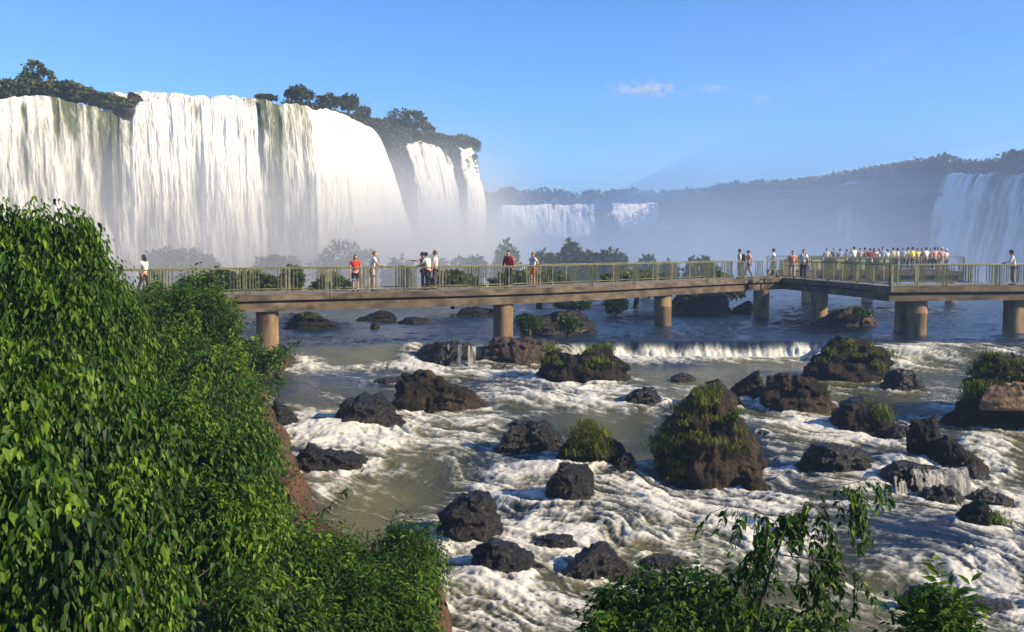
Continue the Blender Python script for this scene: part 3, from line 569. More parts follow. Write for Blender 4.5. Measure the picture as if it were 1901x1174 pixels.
# far falls and the escarpments of the gorge
LIP_F = [(840, 377, 395), (900, 380, 397), (960, 380, 400), (1100, 379, 400), (1180, 378, 420), (1250, 377, 430)]
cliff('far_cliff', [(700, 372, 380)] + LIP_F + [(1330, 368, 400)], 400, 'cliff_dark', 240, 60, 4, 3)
waterfall('sunlit far fall at the end of the gorge', [(912, 381, 391), (975, 381, 394), (1050, 380, 395), (1104, 380, 395)], 5, 300, 90, zb=3.5, matk='fall_far', thin=[(.12,.10,0,1,.35),(.55,.02,0,1,.3),(.75,.02,0,1,.3)], kx=.5, base_thick=.80, gap=.30, edges=(.10, .10))
waterfall('faint far fall half lost in the spray to the right of the sunlit far fall', [(1118, 378, 404), (1190, 378, 408), (1252, 377, 412)], 3, 160, 50, matk='fall_far', zb=6, kx=.5, base_thick=.68, gap=.34, edges=(.2, .2))
LIP_R = [(1250, 372, 400), (1330, 364, 370), (1400, 358, 345), (1500, 347, 318), (1600, 334, 290), (1700, 320, 262), (1760, 316, 240), (1850, 321, 218), (1960, 322, 196), (2300, 318, 150)]
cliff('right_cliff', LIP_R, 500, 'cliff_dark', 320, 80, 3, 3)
waterfall('broad blue shaded fall at the right edge', [(1757, 324, 237), (1775, 322, 231), (1850, 324, 214), (1960, 323, 191), (2250, 320, 152)], 6, 420, 110, matk='fall_far', kx=.45, thin=[(.14,.02,0,1,.3),(.27,.015,0,.9,.35),(.22,.01,0,.5,.3)], edges=(.03, .01), base_thick=.42)  # low base_thick darkens the water colour in place of shade
waterfall('thin blue shaded fall trickling down the long right cliff', [(1556, 342, 300), (1575, 340, 296), (1592, 338, 292)], 3, 90, 60, matk='fall_far', kx=.6, base_thick=.30)
# the ground below everything
g = MB(); g.v = [(-1500, -300, -12), (1500, -300, -12), (1500, 1800, -12), (-1500, 1800, -12)]; g.f = [(0, 1, 2, 3)]
tag(g.build('ground', M['soil']), kind='structure')

# ------------------------------------------------------------------ bank
SH = [hit(px, py)[:2] for px, py in [(436, 668), (470, 720), (500, 752), (545, 805), (560, 868), (592, 925), (588, 965), (556, 1004), (640, 1040), (760, 1090), (826, 1150), (850, 1200)]]
LAND = [(-90, 56), (-24, 52), (-15, 48.5)] + [tuple(s) for s in SH] + [(-.3, 14.5), (2.5, 12.5), (12, 11.5), (60, 11.5), (60, -25), (-90, -25)]
LP = np.array(LAND)
def sdist(X, Y):
    X = np.asarray(X, float); Y = np.asarray(Y, float); d = np.full(X.shape, 1e9); ins = np.zeros(X.shape, bool)
    for i in range(len(LP)):
        a, b_ = LP[i], LP[(i + 1) % len(LP)]; e = b_ - a
        t = np.clip(((X - a[0]) * e[0] + (Y - a[1]) * e[1]) / (e @ e), 0, 1)
        d = np.minimum(d, np.hypot(X - a[0] - t * e[0], Y - a[1] - t * e[1]))
        c = (a[1] > Y) != (b_[1] > Y)
        with np.errstate(divide='ignore', invalid='ignore'):
            ins ^= c & (X < (b_[0] - a[0]) * (Y - a[1]) / (b_[1] - a[1] if b_[1] != a[1] else 1e-9) + a[0])
    return np.where(ins, d, -d)
def bank_z(X, Y):
    d = sdist(X, Y); zw = base_z(X, Y)
    d = d + .5 * (fbm(X * .6, Y * .6, 4, 4) - .5) * 2
    top = np.interp(Y, [-25, 1, 4, 8, 14, 24, 30, 40], [-1.6, -1.7, -2.6, -4.3, -4.6, -3.4, -2.9, -2.6])
    wall = 1.5 * sst(-.05, .8, d); slope = sst(.5, 9, d)
    z = zw - .6 + np.clip(d, -6, 0) * .4 + wall * 1.15
    return z + (top - z) * slope + .25 * (fbm(X * .9, Y * .9, 1, 5) - .5) * 2 * sst(0, .5, d)
gy = np.concatenate([np.arange(-20, 8, .6), np.arange(8, 34, .11), np.arange(34, 57, .3)]); gx = np.concatenate([np.arange(-85, -20, 1.5), np.arange(-20, -1, .11), np.arange(-1, 60, 1.0)])
BX, BY = np.meshgrid(gx, gy, indexing='ij'); BZ = bank_z(BX, BY)
warp = (.55 * (fbm(BX * 1.3 + BY * .7, BZ * 1.6, 3, 4) - .5) + .35 * (fbm(BX * 3.5, BY * 3.5, BZ * 3, 4, ridged=True) - .55)) * (np.abs(sdist(BX, BY)) < 6)
q = grid_quads(len(gx), len(gy)); sd_ = sdist(BX, BY).reshape(-1); q = q[(sd_[q] > -2.5).any(1)]
o = link('river_bank', mesh_np('river_bank', np.stack([BX + warp, BY + warp, BZ], -1).reshape(-1, 3), q[:, ::-1]), M['soil']); tag(o, kind='structure')

# ------------------------------------------------------------------ foliage
def leaves(name, P, D, L, W, matk, parent=None, droop=.0, detail=True, lm=1.0, tm=0.0):
    """one leaf per row: P base, D direction (unit), length L, width W"""
    N = len(P); L0 = L; L = L * rng.uniform(.65, 1.2, N) * lm; W = W * L / L0
    up = rng.normal(size=(N, 3)) * .75 + np.array([0, 0, 1.0]) + sdv * .15
    S = np.cross(D, up); S /= np.maximum(np.linalg.norm(S, axis=1, keepdims=True), 1e-6); Nn = np.cross(S, D)
    D2 = D + np.array([0, 0, -1]) * droop; D2 /= np.linalg.norm(D2, axis=1, keepdims=True)
    l_ = L[:, None]; w_ = W[:, None]
    ti = np.clip(rng.normal(.48, .20, N) + tm, 0, 1)
    if detail:
        m1 = P + D * l_ * .33; m2 = m1 + D2 * l_ * .33; tip = m2 + D2 * l_ * .36 - np.array([0, 0, 1]) * l_ * .06
        f = Nn * w_ * .14
        V = np.stack([P, m1 - S * w_ * .5 + f, m2 - S * w_ * .36 + f, tip, m2 + S * w_ * .36 + f, m1 + S * w_ * .5 + f, m1, m2], 1).reshape(-1, 3)
        b0 = np.arange(N)[:, None, None] * 8
        t3 = (b0 + np.array([[0, 6, 1], [0, 5, 6], [2, 7, 3], [7, 4, 3]])).reshape(-1, 3); q4 = (b0 + np.array([[6, 7, 2, 1], [5, 4, 7, 6]])).reshape(-1, 4); k = 8
    else:
        m1 = P + D * l_ * .45; tip = P + (D + D2) * .5 * l_
        V = np.stack([P, m1 - S * w_ * .5 + Nn * w_ * .1, tip, m1 + S * w_ * .5 + Nn * w_ * .1], 1).reshape(-1, 3)
        b0 = np.arange(N)[:, None, None] * 4; t3 = (b0 + np.array([[0, 2, 1], [0, 3, 2]])).reshape(-1, 3); q4 = None; k = 4
    return link(name, mesh_np(name, V, q4, t3, {'tint': np.repeat(ti, k)}, smooth=False), M[matk], parent)
sdv = np.array(sdir)
def blob_surface(blobs, n_, shell=(.48, 1.02), top=True):
    B = np.array(blobs, float); wts = B[:, 3] * B[:, 4] + B[:, 3] * B[:, 5]; wts /= wts.sum()
    k = rng.choice(len(B), int(n_ * 1.8), p=wts)
    d = rng.normal(size=(len(k), 3)); d /= np.linalg.norm(d, axis=1, keepdims=True)
    lump = 1 + .38 * (fbm(d[:, 0] * 2.2 + k * 7.1, d[:, 1] * 2.2, d[:, 2] * 2.2, 3) - .5) * 2
    r = rng.uniform(shell[0], shell[1], len(k)) ** .8 * lump
    P = B[k, :3] + d * B[k, 3:6] * r[:, None]
    keep = np.ones(len(k), bool)
    for j in range(len(B)):
        qd = np.linalg.norm((P - B[j, :3]) / B[j, 3:6], axis=1); keep &= ~((qd < .58) & (k != j))
    keep &= ~((d[:, 1] > .55) & (rng.random(len(k)) < .6)) & (d[:, 2] > -.75)
    P, d = P[keep][:n_], d[keep][:n_]
    return P, d
def shrub(name, label, blobs_px, n_tw, per, L, W, matk, cat='shrub', group=None, detail=True, hang=.7, twig=.35, flat=.9, stemr=.03, gapn=.475, gapf=1.9):
    blobs = []
    for (px, py, D, rp) in blobs_px:
        c = at(px, py, D); r_ = rp / F_PX * D; blobs.append((*c, r_, r_ * flat, r_ * .95))
    B = np.array(blobs); lo = B[:, :3].mean(0); bz = float(bank_z(np.array([lo[0]]), np.array([lo[1]]))[0]); bz = min(bz, (B[:, 2] - B[:, 5]).min() + .3)
    root = empty(name, (lo[0], lo[1], bz), label, cat, group)
    # sprays: twigs bunched round branch ends, with hollows between the bunches
    nc = max(8, n_tw // 38); subs = []
    for b_ in blobs:
        for _ in range(10):
            q_ = rng.normal(size=3); q_[1] = -abs(q_[1]) if rng.random() < .75 else q_[1]; q_ /= np.linalg.norm(q_); f_ = rng.uniform(.20, .42); o_ = rng.uniform(.62, .86)
            subs.append((b_[0] + q_[0] * b_[3] * o_, b_[1] + q_[1] * b_[4] * o_, b_[2] + q_[2] * b_[5] * o_, b_[3] * f_, b_[4] * f_, b_[5] * f_ * 1.15))
    C_, dc = blob_surface(subs, nc, (.80, 1.06)); ci = rng.integers(0, len(C_), n_tw)
    rb_ = np.mean([b[3] for b in blobs]); jit = rng.normal(size=(n_tw, 3)) * np.array([.11, .11, .16]) * min(1.3, max(.7, rb_))
    cl, ct = rng.uniform(.6, 1.3, len(C_)) ** 1.2, rng.normal(0, .17, len(C_)); LM, TM = cl[ci], ct[ci]; P = C_[ci] + jit; P[:, 2] -= np.abs(rng.normal(size=n_tw)) * .10; d = dc[ci] + jit * 1.6; d /= np.linalg.norm(d, axis=1, keepdims=True)
    Pf, df = blob_surface(blobs, n_tw // 4, (.35, .62)); P = np.concatenate([P, Pf]); d = np.concatenate([d, df]); LM = np.r_[LM, np.full(len(Pf), .9)]; TM = np.r_[TM, np.zeros(len(Pf))]
    g_ = .55 * fbm(P[:, 0] * gapf, P[:, 1] * gapf, P[:, 2] * gapf, 2) + .45 * fbm(P[:, 0] * gapf * .42 + 7, P[:, 1] * gapf * .42, P[:, 2] * gapf * .42, 2); k = g_ > gapn * rng.uniform(.85, 1.04, len(P)); P, d, LM, TM = P[k], d[k], LM[k], TM[k]
    # twigs point out and hang, leaves sit alternately along them
    td = d * .8 + rng.normal(size=d.shape) * .45 + np.array([0, 0, .15 - hang * .5]); td /= np.linalg.norm(td, axis=1, keepdims=True)
    PP, DD = [], []
    for i in range(per):
        f = (i + .5) / per; p = P + td * (twig * f) + np.array([0, 0, -1]) * (twig * hang * f * f * .6)
        s_ = np.cross(td, [0, 0, 1.0]); s_ /= np.maximum(np.linalg.norm(s_, axis=1, keepdims=True), 1e-6)
        dd = td * .55 + s_ * (1 if i % 2 else -1) * .75 + np.array([0, 0, -hang]) + rng.normal(size=d.shape) * .25
        dd /= np.linalg.norm(dd, axis=1, keepdims=True); PP.append(p); DD.append(dd)
    o = leaves('foliage', np.concatenate(PP) - np.array(root.location), np.concatenate(DD), L, W, matk, root, droop=hang * .5, detail=detail, lm=np.tile(LM, per), tm=np.tile(TM, per))
    # limbs reaching into each clump
    mb = MB()
    for b_ in blobs:
        c = np.array(b_[:3]) - np.array(root.location); base_ = c * .25; base_[2] = 0
        mid = (base_ + c) / 2 + rng.normal(size=3) * .1
        mb.tube([base_, mid, c], [stemr, stemr * .7, stemr * .4], 6)
        for k2 in range(7):
            e = c + rng.normal(size=3) * .55 * b_[3]; mb.tube([c * .9 + mid * .1, (c + e) / 2 + rng.normal(size=3) * .05, e], [stemr * .35, stemr * .25, stemr * .12], 5)
    mb.build('stem', M['bark'], root, smooth=True)
    return root
GS = 'shrubs on the near bank'
shrub('shrub', 'tall dark green shrub at the left edge, highest against the white falls',
      [(-60,460,13,105),(15,480,13,84),(98,474,13,80),(145,520,13.4,78),(55,560,12.6,105),(175,560,13.6,75),(15,640,12.2,115),(140,650,12.4,105),(-80,600,12,120),(196,565,14,38),(215,610,14,60)], 17000, 6, .098, .038, 'leaf', group=GS, hang=1.2, stemr=.04, twig=.4)
shrub('shrub', 'bushy sunlit shrub hiding the left end of the walkway',
      [(262,592,24,72),(332,588,24,76),(385,586,25,66),(300,680,22,105),(385,690,22,70),(230,670,20,90),(410,660,24,40),(305,562,25,32),(360,540,26,34)], 14000, 6, .11, .042, 'leaf_small', group=GS, hang=.5, twig=.4)
shrub('shrub', 'hanging leafy slope of shrub between the walkway shrub and the red soil bank',
      [(412,740,21,74),(385,835,19,100),(428,895,18.5,84),(390,980,17.5,95),(330,780,17,95),(452,800,21,40),(300,870,15,95),(470,1000,17,55),(462,852,20,42),(330,960,14,90),(425,700,23,28)], 20000, 6, .10, .036, 'leaf_small', group=GS, hang=1.1, twig=.4)
shrub('shrub', 'broad leaved shrub closest to the viewer at the left edge',
      [(60,760,9.4,130),(190,790,10.4,110),(30,900,8.4,140),(170,930,9,130),(50,1070,7.8,150),(210,1090,8.4,140),(-70,850,8.5,140),(-60,1000,8,150),(140,1200,7.6,150)], 9500, 6, .115, .052, 'leaf_big', group=GS, hang=1.25, stemr=.025, twig=.36)
shrub('shrub', 'medium leaved shrub in the lower left between the broad leaves and the thicket',
      [(310,900,12,120),(350,1010,11.4,130),(300,1120,9.6,130),(420,1120,11,120),(480,1060,12.5,80),(400,1190,10,130)], 12500, 6, .098, .040, 'leaf_big', group=GS, hang=.7, twig=.36)
shrub('shrub', 'low bright thicket reaching out over the water at the bottom',
      [(540,1060,13.4,62),(600,1090,13.2,80),(680,1080,14,68),(738,1058,14.6,55),(640,1160,12,95),(720,1150,12.6,70),(765,1015,15,34),(560,1150,11.6,100),(775,1000,15.2,20),(500,1130,11.4,80),(620,1040,14.6,40)], 13000, 6, .09, .034, 'leaf', group=GS, hang=.5, twig=.38)
shrub('shrub', 'dark shaded shrub at the bottom right of centre below the tan faced rock',
      [(1165,1125,10.5,50),(1225,1140,10,75),(1300,1130,9.8,78),(1380,1150,9.5,80),(1460,1180,9,80),(1530,1190,8.8,50),(1180,1200,9.6,80),(1300,1210,9,100),(1400,1100,10,40),(1240,1085,10.4,34),(1420,1230,8.8,90)], 2600, 6, .095, .042, 'leaf', group=GS, hang=.55, twig=.3)
shrub('shrub', 'small sprig of bright leaves at the bottom right corner',
      [(1690,1172,7.2,34),(1740,1150,7.2,30),(1800,1165,7.2,26),(1750,1195,7.0,70),(1740,1128,7.3,12),(1805,1145,7.2,12)], 230, 6, .11, .035, 'leaf', group=GS, hang=.1, twig=.2, stemr=.01)
shrub('shrub', 'small leafy bush at the foot of the left pier',
      [(468,668,37,34),(500,680,36,28),(520,662,36,18),(540,645,36,10),(480,710,33,26)], 900, 6, .15, .07, 'leaf_small', group=GS, hang=.2, twig=.35)
# leafy creepers over the bank slope
nC = 90000; cx_ = rng.uniform(-22, 0, nC); cy_ = rng.uniform(5, 47, nC); dS = sdist(cx_, cy_)
gp = fbm(cx_ * .8, cy_ * .8, 2, 3)
k = (dS > np.where(fbm(cx_ * 1.2, cy_ * 1.2, 9, 3) > .50, .02, .8)) & (dS < 12) & (gp > .36); cx_, cy_ = cx_[k], cy_[k]; cz_ = bank_z(cx_, cy_)
P = np.stack([cx_, cy_, cz_ + rng.uniform(0, .35, len(cx_))], 1); D_ = rng.normal(size=P.shape) * .7 + np.array([.5, -.5, .1]); D_ /= np.linalg.norm(D_, axis=1, keepdims=True)
o = leaves('ground_cover', P, D_, .13, .055, 'leaf_small', None, .3, detail=False); tag(o, 'leafy creepers and grass covering the near bank', 'ground cover', None, 'stuff')

# sapling with hanging compound leaves
def sapling():
    Dp = 8.0; A = lambda px, py, dd=0.0: at(px, py, Dp + dd)
    b0 = A(1395, 1190); root = empty('sapling', b0, 'slender sapling with drooping leaf sprays in front of the white water', 'tree')
    mb = MB(); mb.tube([x - b0 for x in (b0, A(1415, 1110), A(1430, 1060), A(1448, 1010), A(1452, 990))], [.020, .018, .014, .011, .010], 7)
    BR = [([(1452,990,0),(1475,960,.05),(1510,925,.1),(1530,905,.15)], .007), ([(1530,905,.15),(1570,900,.1),(1610,890,.15),(1645,892,.2)], .005), ([(1452,1000,0),(1440,970,-.1),(1400,945,-.15),(1350,940,-.1),(1315,955,-.1)], .006),
          ([(1455,990,0),(1480,960,0),(1495,990,.1),(1520,1010,.1),(1545,1040,.1)], .005), ([(1448,1030,0),(1480,1035,-.1),(1530,1040,-.1),(1580,1050,-.05),(1612,1095,0)], .006), ([(1440,1040,0),(1400,1055,.1),(1350,1060,.1),(1320,1075,.15)], .005),
          ([(1425,1080,0),(1470,1080,.1),(1530,1090,.1),(1560,1130,.1)], .005), ([(1445,1015,0),(1415,1010,.1),(1390,1035,.1)], .004), ([(1490,945,.05),(1465,950,0),(1455,962,0)], .003), ([(1415,1110,0),(1370,1110,-.1),(1330,1130,-.1)], .005), ([(1500,935,.1),(1530,950,.1),(1545,1000,.15)], .004), ([(1575,900,.1),(1590,920,.1),(1600,955,.12)], .003), ([(1405,945,-.15),(1420,985,-.15),(1430,1020,-.1)], .003),([(1500,1037,-.1),(1515,1070,-.1),(1530,1100,-.1)], .003)]
    P, D_ = [], []
    for pts, r_ in BR:
        pw = np.array([A(*p) for p in pts]) - b0; mb.tube(pw, np.linspace(r_, .002, len(pw)), 5)
        Q, t = resample(pw, 24); T = np.gradient(Q, axis=0); T /= np.linalg.norm(T, axis=1, keepdims=True)
        for i in range(4, 24, 2):
            if rng.random() < .12: continue
            rd = np.array([0, 0, -.75]) + T[i] * .55 + rng.normal(size=3) * np.array([.5, .5, .25]); rd /= np.linalg.norm(rd); Lr = rng.uniform(.12, .30)
            rp = [Q[i] + rd * Lr * f - np.array([0, 0, 1]) * .10 * f * f for f in np.linspace(0, 1, 7)]; mb.tube(rp, .0022, 4)
            sd2 = np.cross(rd, rng.normal(size=3)); sd2 /= np.linalg.norm(sd2)
            for k2, p2 in enumerate(rp[1:]):
                for s_ in (-1, 1):
                    if rng.random() < .15: continue
                    dd = rd * .6 + sd2 * s_ * .8 + np.array([0, 0, -.55]) + rng.normal(size=3) * .22; P.append(p2); D_.append(dd / np.linalg.norm(dd))
    mb.build('trunk', M['bark'], root, smooth=True)
    leaves('foliage', np.array(P), np.array(D_), .085, .040, 'leaf', root, .3)
sapling()
# sparse twigs over the water by the bank
def sprig(label, pts, D, L=.11):
    P0 = np.array([at(px, py, D + k * .1) for k, (px, py) in enumerate(pts)]); root = empty('shrub', P0[0], label, 'twig'); Q, t = resample(P0 - P0[0], 20); mb = MB(); mb.tube(Q, np.linspace(.012, .003, 20), 5); mb.build('stem', M['bark'], root)
    P, D_ = [], []
    for i in range(3, 20):
        for s_ in (-1, 1):
            dd = np.array([s_ * .7, 0, -.3]) + rng.normal(size=3) * .4; P.append(Q[i]); D_.append(dd / np.linalg.norm(dd))
    leaves('foliage', np.array(P), np.array(D_), L, L * .4, 'leaf', root, .3)
sprig('thin leafy twig leaning over the calm water beside the red bank', [(560, 1010), (600, 950), (640, 915), (650, 905)], 15)
sprig('thin leafy twig rising from the thicket towards the pyramid shaped rock', [(740, 1050), (770, 1000), (800, 975), (812, 968)], 14.6)
sprig('leafy twig pointing right from the foot of the left pier', [(500, 690), (525, 655), (548, 640), (560, 630)], 34, .2)
# ------------------------------------------------------------------ trees
def tree(name, label, cx, cy, Y, rpx, hpx, group=None, n_=900, L=.5, matk='leaf_far', blobs=5, trunk=True, cat='tree', dens=1.0, seed=None, base_py=None):
    rs = np.random.default_rng(hash_str(label)); c = at(cx, cy, Y); rx = rpx / F_PX * Y; rz = hpx / F_PX * Y
    bz = at(cx, base_py if base_py else cy + hpx, Y)[2]
    root = empty(name, (c[0], c[1], bz), label, cat, group); h = c[2] - bz
    B = [(0, 0, h, rx * .62, rx * .6, rz * .7)]
    for k in range(blobs):
        a = rs.uniform(0, 2 * math.pi); q_ = rs.uniform(.35, .62)
        B.append((math.cos(a) * rx * q_, math.sin(a) * rx * q_ * .8, h + rs.uniform(-.4, .35) * rz, rx * rs.uniform(.34, .5), rx * rs.uniform(.3, .5), rz * rs.uniform(.34, .55)))
    P, d = blob_surface(B, n_, (.5, 1.05))
    g_ = fbm(P[:, 0] * 1.1, P[:, 1] * 1.1, P[:, 2] * 1.1, 3); P, d = P[g_ > .42 * dens], d[g_ > .42 * dens]
    dd = d + rs.normal(size=d.shape) * .7; dd /= np.linalg.norm(dd, axis=1, keepdims=True)
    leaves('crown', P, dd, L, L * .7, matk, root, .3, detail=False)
    if trunk:
        mb = MB(); mb.tube([(0, 0, -.5), (rx * .04, 0, h * .5), (0, 0, h)], [max(.12, rx * .07), max(.1, rx * .05), .05], 7)
        for b_ in B[1:]: mb.tube([(0, 0, h * .55), (b_[0] * .6, b_[1] * .6, h * .55 + (b_[2] - h * .55) * .6), (b_[0], b_[1], b_[2])], [max(.07, rx * .035), .06, .03], 5)
        mb.build('trunk', M['bark'], root, smooth=True)
    return root
GC = 'trees on the near cliff top'
tree('tree', 'airy tallest tree on the cliff top at the far left above the falls', 60, 142, 109, 44, 34, GC, 2600, .38, dens=1.15, base_py=182)
tree('tree', 'low rounded tree at the left frame edge beside the airy tall tree', 8, 166, 108, 34, 16, GC, 1300, .4, base_py=184)
tree('tree', 'small tree sticking up right of the airy tall tree', 128, 162, 110, 18, 13, GC, 500, .38, base_py=182)
tree('tree', 'flat topped tree standing on the lip left of the pair on the cliff top', 558, 178, 121, 32, 17, GC, 1500, .38, base_py=200)
tree('tree', 'dark rounded tree in the middle of the cliff top row', 612, 190, 127, 27, 17, GC, 1300, .4, base_py=208)
tree('tree', 'tall dark tree right of the dark rounded tree on the cliff top', 647, 190, 132, 18, 24, GC, 1200, .4, base_py=215)
tree('tree', 'small low tree leaning right below the tall dark cliff top tree', 675, 208, 138, 20, 12, GC, 700, .4, base_py=220)
tree('tree', 'largest domed tree on the right part of the near cliff top', 742, 225, 152, 46, 28, GC, 2600, .48, base_py=250)
tree('tree', 'small tree peeping out right of the largest domed tree', 795, 240, 158, 15, 12, GC, 500, .42, base_py=255)
tree('tree', 'short bush clump at the outer tip of the near cliff', 868, 268, 164, 17, 11, GC, 700, .42, base_py=282)
def scrub(name, label, quads, n_, L=.45, matk='leaf_far', h=1.2):
    """scrub massed along lines: (px0,py0,D0,px1,py1,D1,height_px)"""
    P = []
    for (a0, a1, a2, b0, b1, b2, hh, dep) in quads:
        A_, B_ = at(a0, a1, a2), at(b0, b1, b2); m_ = int(n_ * np.hypot(a0 - b0, 30) / 300); t = rng.random(m_)[:, None]
        H = hh / F_PX * (a2 + b2) / 2; p = A_ + (B_ - A_) * t
        lump = fbm(p[:, 0] * .25, p[:, 1] * .25, 5, 4); yo = rng.random(m_) * dep; zz = rng.random(m_) ** .7 * H * (.35 + 1.2 * lump)
        p = p + np.stack([rng.normal(size=m_) * .3, yo, zz], 1); P.append(p)
    P = np.concatenate(P); d = rng.normal(size=P.shape); d[:, 2] = np.abs(d[:, 2]); d /= np.linalg.norm(d, axis=1, keepdims=True)
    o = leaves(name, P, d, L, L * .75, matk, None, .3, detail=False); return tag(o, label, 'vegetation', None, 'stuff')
scrub('cliff_scrub', 'green scrub growing along the lip of the near falls', [(-300, 174, 96.5, 20, 181, 103.5, 26, 6), (0, 182, 103.5, 130, 182, 106, 26, 6), (120, 184, 106, 205, 196, 108, 28, 5), (170, 195, 107, 225, 200, 108.4, 16, 3),
      (530, 200, 118, 700, 235, 142, 14, 5), (690, 246, 146, 760, 250, 152, 22, 5), (750, 256, 154, 886, 275, 167, 16, 6), (480, 183, 118, 500, 184, 119, 7, 2), (840, 268, 161, 884, 276, 165, 12, 3), (695, 262, 143, 760, 272, 150, 26, 4), (706, 290, 144, 752, 300, 149, 34, 3), (760, 262, 153, 886, 282, 164, 20, 3), (170, 197, 106.5, 262, 206, 107.6, 9, 2)], 10500)
# hanging green on the bare cliff between the falls
P = []
for (px0, px1, py0, py1, D0, D1, n_) in [(700, 755, 250, 345, 141, 151, 6000), (836, 884, 278, 385, 157.5, 163.5, 4200), (706, 740, 262, 330, 142.5, 147, 3500), (760, 850, 262, 285, 152, 159, 800)]:
    a = rng.uniform(px0, px1, n_); c_ = py0 + (py1 - py0) * rng.random(n_) ** 1.3; D_ = D0 + (D1 - D0) * (a - px0) / (px1 - px0)
    k = fbm(a * .05, c_ * .05, 3, 3) > .45
    P.append(np.array([at(x, y, d - .8 + rng.normal() * .5) for x, y, d in zip(a[k], c_[k], D_[k])]))
P = np.concatenate(P); d = rng.normal(size=P.shape) * .6 + np.array([.3, -.4, -.4]); d /= np.linalg.norm(d, axis=1, keepdims=True)
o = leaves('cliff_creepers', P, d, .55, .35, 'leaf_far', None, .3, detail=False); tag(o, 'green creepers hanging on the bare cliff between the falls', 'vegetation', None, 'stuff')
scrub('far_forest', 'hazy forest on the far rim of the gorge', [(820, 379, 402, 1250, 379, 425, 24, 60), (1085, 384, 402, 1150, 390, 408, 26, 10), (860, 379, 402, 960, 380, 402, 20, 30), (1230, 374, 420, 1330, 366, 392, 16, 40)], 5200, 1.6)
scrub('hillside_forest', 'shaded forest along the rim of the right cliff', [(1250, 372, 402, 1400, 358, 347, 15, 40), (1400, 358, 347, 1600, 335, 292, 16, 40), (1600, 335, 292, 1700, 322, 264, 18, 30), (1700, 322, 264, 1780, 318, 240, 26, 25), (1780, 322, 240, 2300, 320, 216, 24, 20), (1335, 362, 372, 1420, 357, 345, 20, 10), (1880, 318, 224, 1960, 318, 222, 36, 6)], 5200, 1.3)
P = []                                              # growth clinging to the shaded right cliff
n_ = 9000; a = rng.uniform(1300, 1770, n_); Dr = np.interp(a, [p[0] for p in LIP_R], [p[2] for p in LIP_R]); top = np.interp(a, [p[0] for p in LIP_R], [p[1] for p in LIP_R]); c_ = top + rng.random(n_) ** 1.2 * 120
k = fbm(a * .03, c_ * .03, 6, 4) > .44; P = np.array([at(x, y, dd + 1.2) for x, y, dd in zip(a[k], c_[k], Dr[k])]); d = rng.normal(size=P.shape); d /= np.linalg.norm(d, axis=1, keepdims=True)
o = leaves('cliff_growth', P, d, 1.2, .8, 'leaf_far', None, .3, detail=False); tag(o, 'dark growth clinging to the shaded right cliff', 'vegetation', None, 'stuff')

# islands of bush in the river between the walkway and the falls
GB = 'misty bushes on the river islands'
ISL = [  # cx, top, rpx, D, label
 (348, 452, 86, 86, 'broad flat topped grey bush in the spray, leftmost above the walkway rail'),
 (500, 468, 66, 84, 'low faint bush in the spray right of the broad flat topped one'),
 (635, 434, 72, 84, 'largest domed bush in the spray behind the first visitors'),
 (742, 468, 44, 82, 'low bush in the spray right of the largest domed bush'),
 (800, 468, 34, 84, 'small pointed bush in the spray behind the pair of men'),
 (868, 466, 40, 84, 'small bush in the spray left of the visitor in the red shirt'),
 (938, 435, 30, 86, 'tall rounded tree in the spray just behind the visitor in the red shirt'),
 (1008, 458, 40, 84, 'round bush right of the visitor in the orange shorts'),
 (1058, 433, 26, 86, 'tall narrow tree in the middle of the island row'),
 (1090, 456, 30, 84, 'round bush touching the tall narrow tree on its right'),
 (1136, 450, 34, 84, 'square shouldered bush right of the middle of the walkway'),
 (1202, 463, 20, 86, 'small round tree standing apart to the right of the island row'),
 (1238, 474, 30, 84, 'low bush right of the small round tree'),
 (1298, 468, 44, 82, 'rightmost low bush of the island row with pale flowers'),
 (405, 491, 28, 66, 'small green bush just above the walkway rail near the left end'),
 (541, 489, 22, 66, 'small green bush above the rail over the left pier'),
 (470, 505, 60, 62, 'bright green bush seen through the railing at the left end'),
 (615, 508, 40, 62, 'dark green bush seen through the railing near the woman in red'),
 (840, 500, 60, 66, 'dark bush seen through the railing right of the pair of men'),
 (1000, 500, 90, 64, 'dark green bush seen through the railing above the second pier'),
 (1180, 500, 80, 68, 'wide dark bush seen through the railing above the third pier'),
 (1330, 505, 50, 70, 'dark bush seen through the railing before the far corner')]
for (cx, top, rp, D, lab) in ISL:
    base_py = min(HZ + F_PX * 4.45 / D + 2, 560); hp = (base_py - top) / 2
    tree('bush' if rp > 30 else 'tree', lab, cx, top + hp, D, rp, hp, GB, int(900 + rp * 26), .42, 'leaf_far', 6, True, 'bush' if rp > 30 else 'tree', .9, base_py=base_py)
# green shrubs among the rocks under the walkway
for (cx, cy, rp, hp, D, lab, mk, n_, L) in [
  (982, 600, 28, 20, 48.6, 'bright shrub behind the right side of the second pier', 'leaf_small', 1300, .16), (1055, 603, 24, 18, 48.4, 'bright shrub right of the one beside the second pier', 'leaf_small', 1100, .16),
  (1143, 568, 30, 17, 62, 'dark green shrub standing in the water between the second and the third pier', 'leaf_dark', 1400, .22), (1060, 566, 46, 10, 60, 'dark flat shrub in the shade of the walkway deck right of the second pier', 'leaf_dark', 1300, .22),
  (1600, 584, 26, 12, 54, 'grassy bush on the brown mound under the diagonal span', 'leaf_small', 800, .14)]:
    tree('shrub', lab, cx, cy, D, rp, hp, 'shrubs under the walkway', n_, L, mk, 5, True, 'shrub', .9, base_py=cy + hp)
